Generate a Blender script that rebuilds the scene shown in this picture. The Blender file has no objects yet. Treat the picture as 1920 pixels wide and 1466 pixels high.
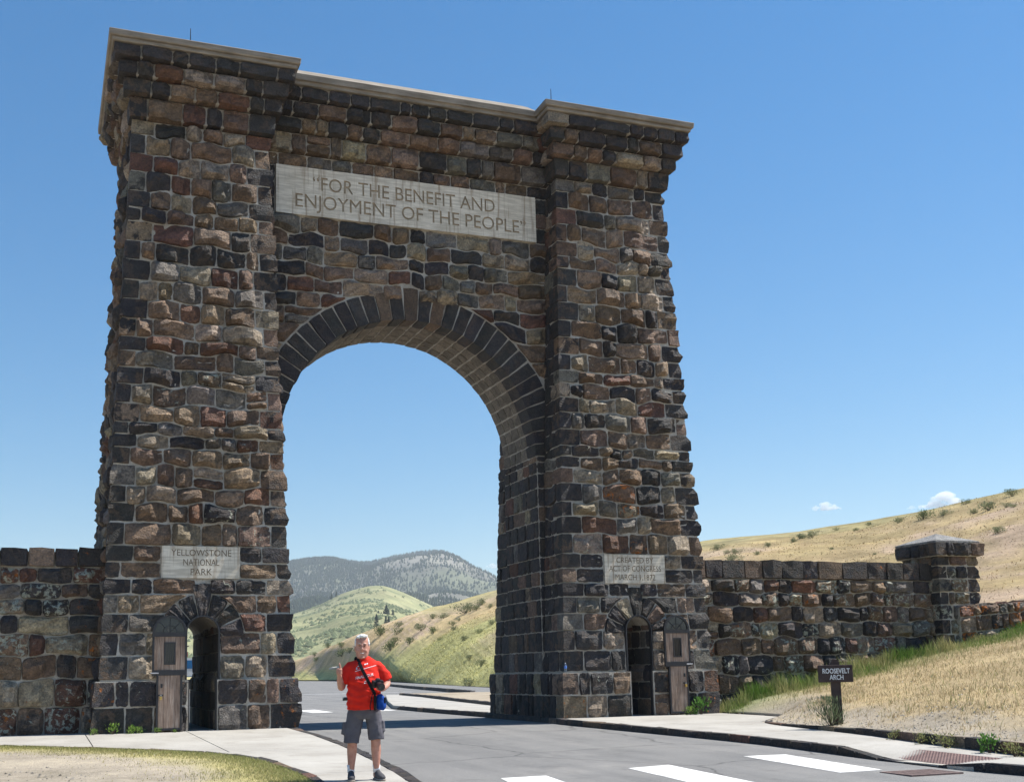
import bpy, bmesh, math, random
import numpy as np
from mathutils import Vector, Matrix, noise as mnoise
from mathutils.bvhtree import BVHTree

scene = bpy.context.scene
COL = scene.collection
R = math.radians

# ------------------------------------------------------------------ camera
cam_data = bpy.data.cameras.new("camera")
cam = bpy.data.objects.new("camera", cam_data)
COL.objects.link(cam)
cam_data.sensor_width = 36.0
cam_data.lens = 36.0 * 2126.9 / 1920.0
cam_data.shift_x = (960 - 824.386) / 1920.0
cam_data.shift_y = (953.189 - 733) / 1920.0
cam_data.clip_start = 0.1
cam_data.clip_end = 40000
_rt, _up, _fw = Vector((.9432, -.3317, -.0186)), Vector((-.0303, -.1416, .9895)), Vector((.3308, .9327, .1437))
_m = Matrix((_rt, _up, -_fw)).transposed().to_4x4()
_m.translation = Vector((-8.465, -24.335, 1.088))
cam.matrix_world = _m
scene.camera = cam

# ------------------------------------------------------------------ light
SUN_EL = R(57.0)
SUN_AZ = R(96.5)          # compass style: from +Y towards +X; 90 = straight along +X
sun_dir = Vector((math.sin(SUN_AZ) * math.cos(SUN_EL), math.cos(SUN_AZ) * math.cos(SUN_EL), math.sin(SUN_EL)))
world = bpy.data.worlds.new("World")
scene.world = world
world.use_nodes = True
wt = world.node_tree
wt.nodes.clear()
w_out = wt.nodes.new("ShaderNodeOutputWorld")
w_bg = wt.nodes.new("ShaderNodeBackground")
w_sky = wt.nodes.new("ShaderNodeTexSky")
w_sky.sky_type = 'NISHITA'
w_sky.sun_disc = False
w_sky.sun_elevation = SUN_EL
w_sky.sun_rotation = SUN_AZ
w_sky.altitude = 1600
w_sky.air_density = 1.5
w_sky.dust_density = 0.3
w_sky.ozone_density = 6.0
w_bg.inputs[1].default_value = 0.097
w_hs = wt.nodes.new("ShaderNodeHueSaturation")      # the photograph's clear, saturated mountain blue
w_hs.inputs["Saturation"].default_value = 1.42
w_gm = wt.nodes.new("ShaderNodeGamma"); w_gm.inputs[1].default_value = .85
wt.links.new(w_sky.outputs[0], w_gm.inputs[0])
wt.links.new(w_gm.outputs[0], w_hs.inputs["Color"])
wt.links.new(w_hs.outputs[0], w_bg.inputs[0])
wt.links.new(w_bg.outputs[0], w_out.inputs[0])
sun_data = bpy.data.lights.new("sun", 'SUN')
sun_data.energy = 5.0
sun_data.angle = R(0.53)
sun_data.color = (1.0, 0.955, 0.88)
sun = bpy.data.objects.new("sun", sun_data)
COL.objects.link(sun)
sun.rotation_euler = sun_dir.to_track_quat('Z', 'Y').to_euler()
sun.location = (20, -10, 40)
scene.view_settings.view_transform = 'Standard'
scene.view_settings.look = 'None'
scene.view_settings.exposure = 0.76
scene.view_settings.gamma = 1.0
scene.view_settings.use_curve_mapping = False

# ------------------------------------------------------------------ helpers
def link_mesh(name, verts, faces, mat=None, parent=None, smooth=False):
    me = bpy.data.meshes.new(name)
    if isinstance(verts, np.ndarray):
        verts = verts.tolist()
    if isinstance(faces, np.ndarray):
        faces = faces.tolist()
    me.from_pydata(verts, [], faces)
    if smooth:
        me.polygons.foreach_set("use_smooth", [True] * len(me.polygons))
    if mat is not None:
        me.materials.append(mat)
    me.update()
    ob = bpy.data.objects.new(name, me)
    COL.objects.link(ob)
    if parent is not None:
        ob.parent = parent
    return ob

def empty(name, loc=(0, 0, 0), rz=0.0):
    ob = bpy.data.objects.new(name, None)
    COL.objects.link(ob)
    ob.location = loc
    ob.rotation_euler = (0, 0, rz)
    ob.empty_display_size = 0.2
    return ob

def tag(ob, label=None, cat=None, group=None, kind=None):
    if label: ob["label"] = label
    if cat: ob["category"] = cat
    if group: ob["group"] = group
    if kind: ob["kind"] = kind
    return ob

class MB:
    """collects verts / faces of several shapes into one mesh"""
    def __init__(self):
        self.v = []; self.f = []
    def add(self, verts, faces):
        o = len(self.v)
        self.v += [tuple(float(c) for c in p) for p in verts]
        self.f += [tuple(int(i) + o for i in f) for f in faces]
    def box(self, x0, x1, y0, y1, z0, z1):
        self.add([(x0,y0,z0),(x1,y0,z0),(x1,y1,z0),(x0,y1,z0),(x0,y0,z1),(x1,y0,z1),(x1,y1,z1),(x0,y1,z1)],
                 [(0,3,2,1),(4,5,6,7),(0,1,5,4),(1,2,6,5),(2,3,7,6),(3,0,4,7)])
    def hexa(self, lo, hi):
        """lo, hi: 4 corners each, counter-clockwise seen from above"""
        self.add(list(lo) + list(hi), [(0,3,2,1),(4,5,6,7),(0,1,5,4),(1,2,6,5),(2,3,7,6),(3,0,4,7)])
    def prism(self, outline, axis_vec):
        n = len(outline)
        a = [Vector(p) for p in outline]
        b = [p + Vector(axis_vec) for p in a]
        self.add(a + b, [tuple(range(n))[::-1], tuple(range(n, 2*n))] + [(i, (i+1) % n, n + (i+1) % n, n + i) for i in range(n)])
    def tube(self, path, radii, seg=10, cap=True, squash=None, up=(0,0,1)):
        path = [Vector(p) for p in path]
        n = len(path)
        if not hasattr(radii, '__len__'): radii = [radii] * n
        rings = []
        for i, p in enumerate(path):
            t = (path[min(i+1, n-1)] - path[max(i-1, 0)]).normalized()
            u = Vector(up)
            if abs(t.dot(u)) > .95: u = Vector((0, 1, 0))
            s = t.cross(u).normalized(); w = s.cross(t).normalized()
            r = radii[i]
            rx, ry = r if hasattr(r, '__len__') else (r, r)
            rings.append([p + s * (rx * math.cos(2*math.pi*k/seg)) + w * (ry * math.sin(2*math.pi*k/seg)) for k in range(seg)])
        vs = [q for r in rings for q in r]
        fs = [(i*seg+k, i*seg+(k+1) % seg, (i+1)*seg+(k+1) % seg, (i+1)*seg+k) for i in range(n-1) for k in range(seg)]
        if cap:
            fs += [tuple(range(seg))[::-1], tuple(range((n-1)*seg, n*seg))]
        self.add(vs, fs)
    def ball(self, c, r, seg=10, rings=7, rot=None):
        rx, ry, rz = r if hasattr(r, '__len__') else (r, r, r)
        vs = []; fs = []
        for i in range(rings + 1):
            th = math.pi * i / rings
            for k in range(seg):
                ph = 2 * math.pi * k / seg
                p = Vector((rx*math.sin(th)*math.cos(ph), ry*math.sin(th)*math.sin(ph), rz*math.cos(th)))
                if rot is not None: p = rot @ p
                vs.append(p + Vector(c))
        for i in range(rings):
            for k in range(seg):
                fs.append((i*seg+k, (i+1)*seg+k, (i+1)*seg+(k+1) % seg, i*seg+(k+1) % seg))
        self.add(vs, fs)
    def build(self, name, mat=None, parent=None, smooth=False):
        return link_mesh(name, self.v, self.f, mat, parent, smooth)

# ------------------------------------------------------------------ materials
def new_mat(name, base=(.5, .5, .5), rough=.9, spec=.3):
    m = bpy.data.materials.new(name)
    m.use_nodes = True
    nt = m.node_tree
    b = nt.nodes["Principled BSDF"]
    b.inputs["Base Color"].default_value = (*base, 1)
    b.inputs["Roughness"].default_value = rough
    b.inputs["Specular IOR Level"].default_value = spec
    return m, nt, b

def N(nt, typ, **kw):
    n = nt.nodes.new(typ)
    for k, v in kw.items():
        if k.startswith('i_'):
            n.inputs[k[2:].replace('_', ' ')].default_value = v
        else:
            setattr(n, k, v)
    return n

def noise_node(nt, vec, scale, detail=4, rough=.55, dist=0.0):
    n = N(nt, "ShaderNodeTexNoise")
    n.inputs["Scale"].default_value = scale
    n.inputs["Detail"].default_value = detail
    n.inputs["Roughness"].default_value = rough
    n.inputs["Distortion"].default_value = dist
    if vec is not None: nt.links.new(vec, n.inputs["Vector"])
    return n

def ramp(nt, fac, stops, interp='LINEAR'):
    r = N(nt, "ShaderNodeValToRGB")
    r.color_ramp.interpolation = interp
    els = r.color_ramp.elements
    while len(els) < len(stops): els.new(.5)
    for e, (p, c) in zip(els, stops):
        e.position = p
        e.color = (*c, 1) if len(c) == 3 else c
    if fac is not None: nt.links.new(fac, r.inputs[0])
    return r

def mixc(nt, fac, a, b, mode='MIX'):
    m = N(nt, "ShaderNodeMix", data_type='RGBA', blend_type=mode)
    for idx, v in ((0, fac), (6, a), (7, b)):
        if isinstance(v, (int, float)): m.inputs[idx].default_value = v
        elif isinstance(v, tuple): m.inputs[idx].default_value = (*v, 1)
        else: nt.links.new(v, m.inputs[idx])
    return m.outputs[2]

def math_node(nt, op, a, b=None, c=None, clamp=False):
    m = N(nt, "ShaderNodeMath", operation=op, use_clamp=clamp)
    for i, v in enumerate((a, b, c)):
        if v is None: continue
        if isinstance(v, (int, float)): m.inputs[i].default_value = v
        else: nt.links.new(v, m.inputs[i])
    return m.outputs[0]

def bump(nt, bsdf, height, strength=.5, dist=.02, prev=None):
    b = N(nt, "ShaderNodeBump")
    b.inputs["Strength"].default_value = strength
    b.inputs["Distance"].default_value = dist
    nt.links.new(height, b.inputs["Height"])
    if prev is not None: nt.links.new(prev, b.inputs["Normal"])
    nt.links.new(b.outputs[0], bsdf.inputs["Normal"])
    return b.outputs[0]

def objco(nt):
    return N(nt, "ShaderNodeTexCoord").outputs["Object"]

def simple_mat(name, base, rough=.8, spec=.3, var=.25, scale=8.0, bscale=None, bstr=.3, bdist=.01, metal=0.0):
    m, nt, b = new_mat(name, base, rough, spec)
    co = objco(nt)
    n = noise_node(nt, co, scale, 5)
    lo = tuple(c * (1 - var) for c in base); hi = tuple(min(1, c * (1 + var)) for c in base)
    r = ramp(nt, n.outputs[0], [(.3, lo), (.7, hi)])
    nt.links.new(r.outputs[0], b.inputs["Base Color"])
    b.inputs["Metallic"].default_value = metal
    if bscale:
        n2 = noise_node(nt, co, bscale, 4)
        bump(nt, b, n2.outputs[0], bstr, bdist)
    return m

def make_stone_material():
    m, nt, b = new_mat("rough_basalt", rough=.82, spec=.35)
    co = objco(nt)
    tint = N(nt, "ShaderNodeVertexColor", layer_name="tint").outputs[0]
    lich = N(nt, "ShaderNodeVertexColor", layer_name="lichen").outputs[0]
    sep = N(nt, "ShaderNodeSeparateColor"); nt.links.new(lich, sep.inputs[0])
    # blotches of dark desert varnish over the lighter broken stone
    n1 = noise_node(nt, co, 4.2, 5, .6, .4)
    f1 = ramp(nt, n1.outputs[0], [(.50, (0, 0, 0)), (.57, (1, 1, 1))])
    f1b = math_node(nt, 'MULTIPLY', f1.outputs[0], sep.outputs[2])
    bw = N(nt, "ShaderNodeRGBToBW"); nt.links.new(tint, bw.inputs[0])
    isdark = math_node(nt, 'LESS_THAN', bw.outputs[0], .07)
    patch = mixc(nt, isdark, (.033, .031, .032), (.125, .088, .062))
    c1 = mixc(nt, f1b, tint, patch)
    n2 = noise_node(nt, co, 22.0, 6, .65)
    f2 = ramp(nt, n2.outputs[0], [(.28, (.45, .45, .46)), (.5, (1, 1, 1)), (.76, (1.75, 1.68, 1.6))])
    c2 = mixc(nt, 1.0, c1, f2.outputs[0], 'MULTIPLY')
    # fine mineral speckle
    n5 = noise_node(nt, co, 90.0, 2, .5)
    f5 = ramp(nt, n5.outputs[0], [(.62, (0, 0, 0)), (.72, (1, 1, 1))])
    f5b = math_node(nt, 'MULTIPLY', f5.outputs[0], .22)
    c2 = mixc(nt, f5b, c2, (.30, .27, .24))
    # pale crustose lichen
    n3 = noise_node(nt, co, 9.0, 6, .62, .6)
    th3 = math_node(nt, 'SUBTRACT', .80, math_node(nt, 'MULTIPLY', sep.outputs[1], .42))
    f3 = math_node(nt, 'MULTIPLY', math_node(nt, 'SUBTRACT', n3.outputs[0], th3), 14.0, clamp=True)
    n3c = noise_node(nt, co, 60.0, 3)
    pc = ramp(nt, n3c.outputs[0], [(.35, (.27, .29, .22)), (.65, (.50, .50, .42))])
    c3 = mixc(nt, f3, c2, pc.outputs[0])
    # orange lichen
    n4 = noise_node(nt, co, 7.0, 5, .62, .3)
    th4 = math_node(nt, 'SUBTRACT', .80, math_node(nt, 'MULTIPLY', sep.outputs[0], .42))
    f4 = math_node(nt, 'MULTIPLY', math_node(nt, 'SUBTRACT', n4.outputs[0], th4), 12.0, clamp=True)
    oc = ramp(nt, n3c.outputs[0], [(.35, (.30, .09, .018)), (.65, (.50, .17, .03))])
    c4 = mixc(nt, f4, c3, oc.outputs[0])
    nt.links.new(c4, b.inputs["Base Color"])
    nb = noise_node(nt, co, 9.0, 10, .74)
    nv = N(nt, "ShaderNodeTexVoronoi"); nv.inputs["Scale"].default_value = 28
    nt.links.new(co, nv.inputs["Vector"])
    hb = math_node(nt, 'ADD', nb.outputs[0], math_node(nt, 'MULTIPLY', nv.outputs[0], .25))
    bump(nt, b, hb, 1.0, .10)
    rr = ramp(nt, n2.outputs[0], [(.3, (.62, .62, .62)), (.7, (.92, .92, .92))])
    nt.links.new(rr.outputs[0], b.inputs["Roughness"])
    return m

M_STONE = make_stone_material()

def make_mortar():
    m, nt, b = new_mat("lime_mortar", rough=.95, spec=.15)
    co = objco(nt)
    n = noise_node(nt, co, 3.0, 6, .6)
    r = ramp(nt, n.outputs[0], [(.3, (.31, .27, .215)), (.5, (.44, .40, .34)), (.72, (.54, .51, .455))])
    n2 = noise_node(nt, co, 40, 4)
    c = mixc(nt, 1.0, r.outputs[0], ramp(nt, n2.outputs[0], [(.3, (.8, .8, .8)), (.7, (1.1, 1.1, 1.1))]).outputs[0], 'MULTIPLY')
    nt.links.new(c, b.inputs["Base Color"])
    n3 = noise_node(nt, co, 16, 6, .6)
    bump(nt, b, n3.outputs[0], .8, .03)
    return m
M_MORTAR = make_mortar()

def make_concrete(name, c0, c1, streak=True):
    m, nt, b = new_mat(name, rough=.9, spec=.2)
    co = objco(nt)
    n = noise_node(nt, co, 1.6, 6, .6)
    r = ramp(nt, n.outputs[0], [(.3, c0), (.7, c1)])
    c = r.outputs[0]
    mp = N(nt, "ShaderNodeMapping"); mp.inputs["Scale"].default_value = (1.2, 1.2, 14)
    nt.links.new(co, mp.inputs[0])
    ns = noise_node(nt, mp.outputs[0], 1.5, 5, .6)
    fs = ramp(nt, ns.outputs[0], [(.42, (.72, .70, .66)), (.6, (1.06, 1.05, 1.03))])
    c = mixc(nt, .8, c, fs.outputs[0], 'MULTIPLY')
    if streak:      # rust-brown stains that ran down from the joints above
        mp2 = N(nt, "ShaderNodeMapping"); mp2.inputs["Scale"].default_value = (5, 5, .35)
        nt.links.new(co, mp2.inputs[0])
        n2 = noise_node(nt, mp2.outputs[0], 2.2, 4, .6)
        f2 = ramp(nt, n2.outputs[0], [(.53, (0, 0, 0)), (.68, (1, 1, 1))])
        f2b = math_node(nt, 'MULTIPLY', f2.outputs[0], .65)
        c = mixc(nt, f2b, c, (.26, .18, .11))
    nt.links.new(c, b.inputs["Base Color"])
    n3 = noise_node(nt, co, 30, 6, .6)
    bump(nt, b, n3.outputs[0], .35, .012)
    return m
M_CAP = make_concrete("weathered_cap_concrete", (.22, .19, .155), (.33, .295, .25), False)
M_PANEL = make_concrete("inscription_concrete", (.60, .545, .45), (.74, .685, .585), True)
M_LETTER_SMALL = simple_mat("small_letter_recess", (.19, .14, .09), .9, .1, .3, 6)
M_LETTER = simple_mat("letter_recess", (.345, .275, .19), .9, .1, .3, 6)

# ------------------------------------------------------------------ stones
PAL = [((.042, .039, .039), .18), ((.165, .112, .076), .32), ((.138, .072, .048), .08),
       ((.265, .215, .155), .18), ((.145, .130, .108), .13), ((.220, .160, .108), .11)]
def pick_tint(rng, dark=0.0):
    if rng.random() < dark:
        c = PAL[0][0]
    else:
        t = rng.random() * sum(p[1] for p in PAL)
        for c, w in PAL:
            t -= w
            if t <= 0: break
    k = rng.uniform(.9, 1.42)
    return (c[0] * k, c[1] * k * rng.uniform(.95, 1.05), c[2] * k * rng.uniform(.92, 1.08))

class Joined:
    def __init__(self): self.v = []; self.f = []; self.t = []; self.l = []; self.n = 0
    def add(self, v, f, t, l):
        self.f += [tuple(i + self.n for i in q) for q in f]
        self.v.append(v); self.n += len(v)
        self.t.append(np.tile((*t, 1.0), (len(v), 1))); self.l.append(np.tile((*l, 1.0), (len(v), 1)))
    def build(self, name, parent):
        if not self.v: return None
        ob = link_mesh(name, np.vstack(self.v), self.f, M_STONE, parent)
        paint(ob.data, np.vstack(self.t), np.vstack(self.l))
        ob["kind"] = "stuff"
        return ob

def paint(me, t, l):
    a = me.color_attributes.new("tint", 'FLOAT_COLOR', 'POINT')
    a.data.foreach_set("color", np.asarray(t, dtype=np.float32).ravel())
    a = me.color_attributes.new("lichen", 'FLOAT_COLOR', 'POINT')
    a.data.foreach_set("color", np.asarray(l, dtype=np.float32).ravel())

def stone(rng, P, nrm, w, h, parent, name="stone", prot=.12, edge=.02, gap=.007, tint=None, lich=(0, 0), varnish=.6,
          ucorner=None, rnd=.032, rough=.024, joined=None, nu=10, nv=8, inner=-.04):
    """one rock-faced block on the surface P(u,v) (u, v in 0..1), w x h metres; ucorner: the u where it wraps round a corner"""
    g0u, g0v = gap / w, gap / h
    mu, mv = min(.014 / w, .12), min(.014 / h, .12)
    U = np.concatenate([[0, mu], np.linspace(mu, 1 - mu, nu - 2)[1:-1], [1 - mu, 1]])
    V = np.concatenate([[0, mv], np.linspace(mv, 1 - mv, nv - 2)[1:-1], [1 - mv, 1]])
    if ucorner is not None:
        k = int(np.argmin(np.abs(U - ucorner))); k = min(max(k, 1), len(U) - 2)
        U[k] = ucorner
        U = np.sort(U)
    UU, VV = np.meshgrid(U, V, indexing='ij')
    n = len(U); m = len(V)
    ru = np.array([[rng.uniform(-1, 1) for _ in range(m)] for _ in range(n)])
    rv = np.array([[rng.uniform(-1, 1) for _ in range(m)] for _ in range(n)])
    rd = np.array([[rng.uniform(-1, 1) for _ in range(m)] for _ in range(n)])
    # distances to the four sides in metres
    dl, dr, db, dt = UU * w, (1 - UU) * w, VV * h, (1 - VV) * h
    sl = [rng.uniform(.5, 1.2) if rng.random() < q_ else rng.uniform(2.2, 6.0) for q_ in (.22, .5, .25, .35)]
    top = prot * (1 + rng.uniform(-.55, .55) * (UU - .5) + rng.uniform(-.5, .5) * (VV - .5))
    D = np.minimum.reduce([top, edge + sl[0] * dl, edge + sl[1] * dr, edge + sl[2] * db, edge + sl[3] * dt])
    if prot > .05:      # split planes: a ridge with a broken slope falling to the right, and one or two oblique ones
        if rng.random() < .8:
            ur = rng.uniform(.35, .85); s = rng.uniform(.8, 2.4)
            D = np.minimum(D, prot * rng.uniform(.95, 1.2) - s * (UU - ur) * w + rng.uniform(-.25, .25) * (VV - .5) * h)
        if rng.random() < .5:
            vr = rng.uniform(.45, .85); s = rng.uniform(.5, 1.4)
            D = np.minimum(D, prot * rng.uniform(.95, 1.2) - s * (VV - vr) * h + rng.uniform(-.2, .2) * (UU - .5) * w)
        if rng.random() < .6:
            a = rng.uniform(0, 2 * math.pi); s = rng.uniform(.25, .7)
            D = np.minimum(D, prot * rng.uniform(.8, 1.05) - s * ((UU - .5) * w * math.cos(a) + (VV - .5) * h * math.sin(a)))
        D = np.maximum(D, edge * .8)
    rs = rd.copy(); rs[1:] = .6 * rs[1:] + .4 * rd[:-1]
    D = D + rs * rough * min(1.0, prot / .06)
    border = (UU == 0) | (UU == 1) | (VV == 0) | (VV == 1)
    D[border] = inner
    ju = ru * .011 / w; jv = rv * .011 / h
    ou = g0u + (1 - 2 * g0u) * UU + ju; ov = g0v + (1 - 2 * g0v) * VV + jv
    # rounded, slightly irregular corners
    for (i0, s_i) in ((0, 1), (n - 1, -1)):
        for (j0, s_j) in ((0, 1), (m - 1, -1)):
            c = rnd * rng.uniform(.35, 1.3)
            for a, b2, k in ((0, 0, 1.0), (0, 1, .45), (1, 0, .45), (1, 1, .8)):
                i, j = i0 + a * s_i, j0 + b2 * s_j
                ou[i, j] += s_i * c * k / w * (.8 if a == 0 or b2 == 0 else .6)
                ov[i, j] += s_j * c * k / h * (.8 if a == 0 or b2 == 0 else .6)
    if ucorner is not None:
        kc = int(np.argmin(np.abs(U - ucorner)))
        ou[kc, :] = ucorner
    uu, vv = ou.ravel(), ov.ravel()
    pts = P(uu, vv)
    nn = nrm(uu, vv) if callable(nrm) else np.tile(np.asarray(nrm, float), (len(uu), 1))
    pts = pts + nn * D.ravel()[:, None]
    faces = [(i * m + j, (i + 1) * m + j, (i + 1) * m + j + 1, i * m + j + 1) for i in range(n - 1) for j in range(m - 1)]
    t = tint if tint is not None else pick_tint(rng)
    l = (lich[0], lich[1], varnish * rng.uniform(.2, 1.0))
    # orient outward
    f = faces[len(faces) // 2]
    a, b2, c2 = pts[f[0]], pts[f[1]], pts[f[2]]
    if np.dot(np.cross(b2 - a, c2 - b2), nn[f[0]]) < 0:
        faces = [q[::-1] for q in faces]
    if joined is not None:
        joined.add(pts, faces, t, l)
        return None
    c0 = pts.mean(axis=0)
    ob = link_mesh(name, pts, faces, M_STONE, parent)
    tv = np.tile((*t, 1.0), (len(pts), 1)); tv[:, :3] *= (1 + .28 * ru.ravel())[:, None]
    paint(ob.data, tv, np.tile((*l, 1.0), (len(pts), 1)))
    return ob

def split(rng, a, b, avg, jit=.45):
    """cut a..b into pieces of about avg"""
    n = max(1, int(round((b - a) / avg)))
    ws = [rng.uniform(1 - jit, 1 + jit) for _ in range(n)]
    s = sum(ws); out = [a]
    for w in ws: out.append(out[-1] + w / s * (b - a))
    return out

def gz(y):
    return .018 * y if y < 0 else 0.0
# ================================================================== THE ARCH
XC = 5.244
Z_SH0, Z_SH1 = 1.05, 13.58
def hw(z):  return 1.99 + (1.52 - 1.99) * (z - Z_SH0) / (Z_SH1 - Z_SH0)
def yf(z):  return .10 + (.62 - .10) * (z - Z_SH0) / (Z_SH1 - Z_SH0)
DEP = 4.57
CY, CYB = 1.25, 3.32            # front / back of the wall over the opening
ARC_Z, ARC_R, ARC_RO, ARC_X = 6.44, 3.27, 3.95, -.05
CORB = [(13.58, 14.05, 1.60, .45, 1.08), (14.05, 14.38, 1.73, .26, .92), (14.38, 14.72, 1.86, .10, .76), (14.72, 15.02, 1.985, -.05, .62)]
DOOR_C = {-1: -5.17, 1: 5.24}
DOOR_HW, DOOR_HWP, DOOR_SP, DOOR_RO = .355, .30, 2.045, .88
PLQ = {-1: (-6.04, -4.39, 3.19, 3.87), 1: (4.43, 6.09, 3.17, 3.87)}
BIG = (-3.42, 3.36, 12.03, 13.24)

arch = empty("stone_arch")
tag(arch, "tall dark basalt gateway arch with two square towers spanning the road", "arch")

_r = random.Random(5)
ROWS = [1.07, 1.56, 2.04, 2.44, 2.84, 3.18, 3.53, 3.88, 4.37, 4.79, 5.16, 5.62, 6.0, 6.29, 6.55, 6.97, 7.4, 7.78, 8.15, 8.47]
_rest = []
z = ROWS[-1]
while z < 13.2:
    z += _r.uniform(.31, .46); _rest.append(z)
k = (13.58 - ROWS[-1]) / (_rest[-1] - ROWS[-1])
ROWS += [ROWS[-1] + (q - ROWS[-1]) * k for q in _rest]

def wiggler(seed, amp):
    rr = random.Random(seed)
    ph = [(rr.uniform(1.2, 8.5), rr.uniform(0, 6.28), rr.uniform(.4, 1)) for _ in range(5)]
    s = sum(p[2] for p in ph)
    return lambda x: amp * sum(a * np.sin(f * x + p) for f, p, a in ph) / s

def row_stone(rng, surf, nrm, xl, xr, zl, zh, parent, **kw):
    """xl, xr: functions of z; zl, zh: functions of x; surf(x, z) -> points"""
    z_guess = kw.pop('zm')
    x_mid = .5 * (float(xl(np.array(z_guess))) + float(xr(np.array(z_guess))))
    z0, z1 = float(zl(np.array(x_mid))), float(zh(np.array(x_mid)))
    w = max(.09, float(xr(np.array(z_guess))) - float(xl(np.array(z_guess)))); h = max(.07, z1 - z0)
    sk = kw.pop('skew', 0.0)
    tl, tb = (rng.uniform(0, .014), rng.uniform(0, .010)) if kw.get('prot', 0) > .07 and h > .25 else (0.0, 0.0)
    def P(u, v):
        zg = z0 + (z1 - z0) * v
        a, b = xl(zg), xr(zg)
        x = a + (b - a) * u
        zz = zl(x) + tb + (zh(x) - zl(x) - tl - tb) * v
        a, b = xl(zz), xr(zz)
        x = a + (b - a) * u + sk * (v - .5) * u * (1 - u) * 4
        return surf(x, zz)
    return stone(rng, P, nrm, w, h, parent, **kw)

def const(c):
    return lambda q: np.zeros_like(np.asarray(q, float)) + c

def fill_row(rng, surf, nrm, xl, xr, zl, zh, zm, parent, avg=.62, prot=(.06, .2), **kw):
    """xl, xr functions of z bounding the row"""
    a, b = float(xl(np.array(zm))), float(xr(np.array(zm)))
    if b - a < .1: return
    cuts = split(rng, a, b, avg, .52)
    tintf = kw.pop('tintf', None); lichf = kw.pop('lichf', None)
    for i in range(len(cuts) - 1):
        l = xl if i == 0 else const(cuts[i])
        r_ = xr if i == len(cuts) - 2 else const(cuts[i + 1])
        xm = .5 * (cuts[i] + cuts[i + 1])
        k2 = dict(kw)
        if lichf: k2['lich'] = lichf(xm, zm, rng)
        if tintf: k2['tint'] = tintf(rng)
        if prot[1] > .17 and rng.random() < .06 and .42 < cuts[i + 1] - cuts[i] < .75 and float(zh(np.array(xm)) - zl(np.array(xm))) > .38:
            q = rng.uniform(.4, .6)
            mid_ = (lambda x, q=q: zl(x) * (1 - q) + zh(x) * q)
            row_stone(rng, surf, nrm, l, r_, zl, mid_, parent, zm=zm, prot=rng.uniform(*prot) * .7, **k2)
            if tintf: k2['tint'] = tintf(rng)
            row_stone(rng, surf, nrm, l, r_, mid_, zh, parent, zm=zm, prot=rng.uniform(*prot) * .7, **k2)
            continue
        row_stone(rng, surf, nrm, l, r_, zl, zh, parent, zm=zm, prot=rng.uniform(*prot), **k2)

def tower_lichen(sx):
    def f(x, z, rng):
        o = p = 0.0
        if sx > 0 and 4.0 < z < 5.5 and 4.2 < x < 5.7: o = rng.choice((0, .35, .62))
        if sx > 0 and 2.8 < z < 3.2: o = rng.choice((0, .3, .55))
        if z < 9 and rng.random() < .12: o = max(o, .28)
        if z < 9 and rng.random() < .25: p = rng.uniform(.2, .55)
        if z > 9 and rng.random() < .10: p = rng.uniform(.2, .45)
        return (o, p)
    return f

def corner_stone(rng, sx, xc, hwf, yff, z0, z1, ls, lf, parent, joined=None, name="corner_stone", prot=.035, dark=.75, lich=(0, 0), yb=None, big=False, inner=-.04):
    """block wrapping the front corner of a tower on its sx side"""
    L = ls + lf
    def P(u, v):
        s = -ls + u * L
        zz = z0 + (z1 - z0) * v
        H = hwf(zz); Y = yff(zz)
        x = np.where(s < 0, xc + sx * H, xc + sx * (H - s))
        y = np.where(s < 0, Y - s, Y)
        return np.stack([x, y, zz], axis=1)
    uc = ls / L
    def nr(u, v):
        out = np.zeros((len(u), 3))
        out[:, 0] = np.where(u < uc - 1e-6, sx, 0.0)
        out[:, 1] = np.where(u > uc + 1e-6, -1.0, 0.0)
        cm = np.abs(u - uc) < 1e-6
        out[cm, 0] = sx; out[cm, 1] = -1
        return out
    return stone(rng, P, nr, L, z1 - z0, parent, name=name, prot=prot, edge=.014, gap=.007, ucorner=uc, rnd=.018,
                 tint=pick_tint(rng, dark), lich=lich, varnish=1.0, rough=.017, joined=joined, nu=8, nv=6, inner=inner)

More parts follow.
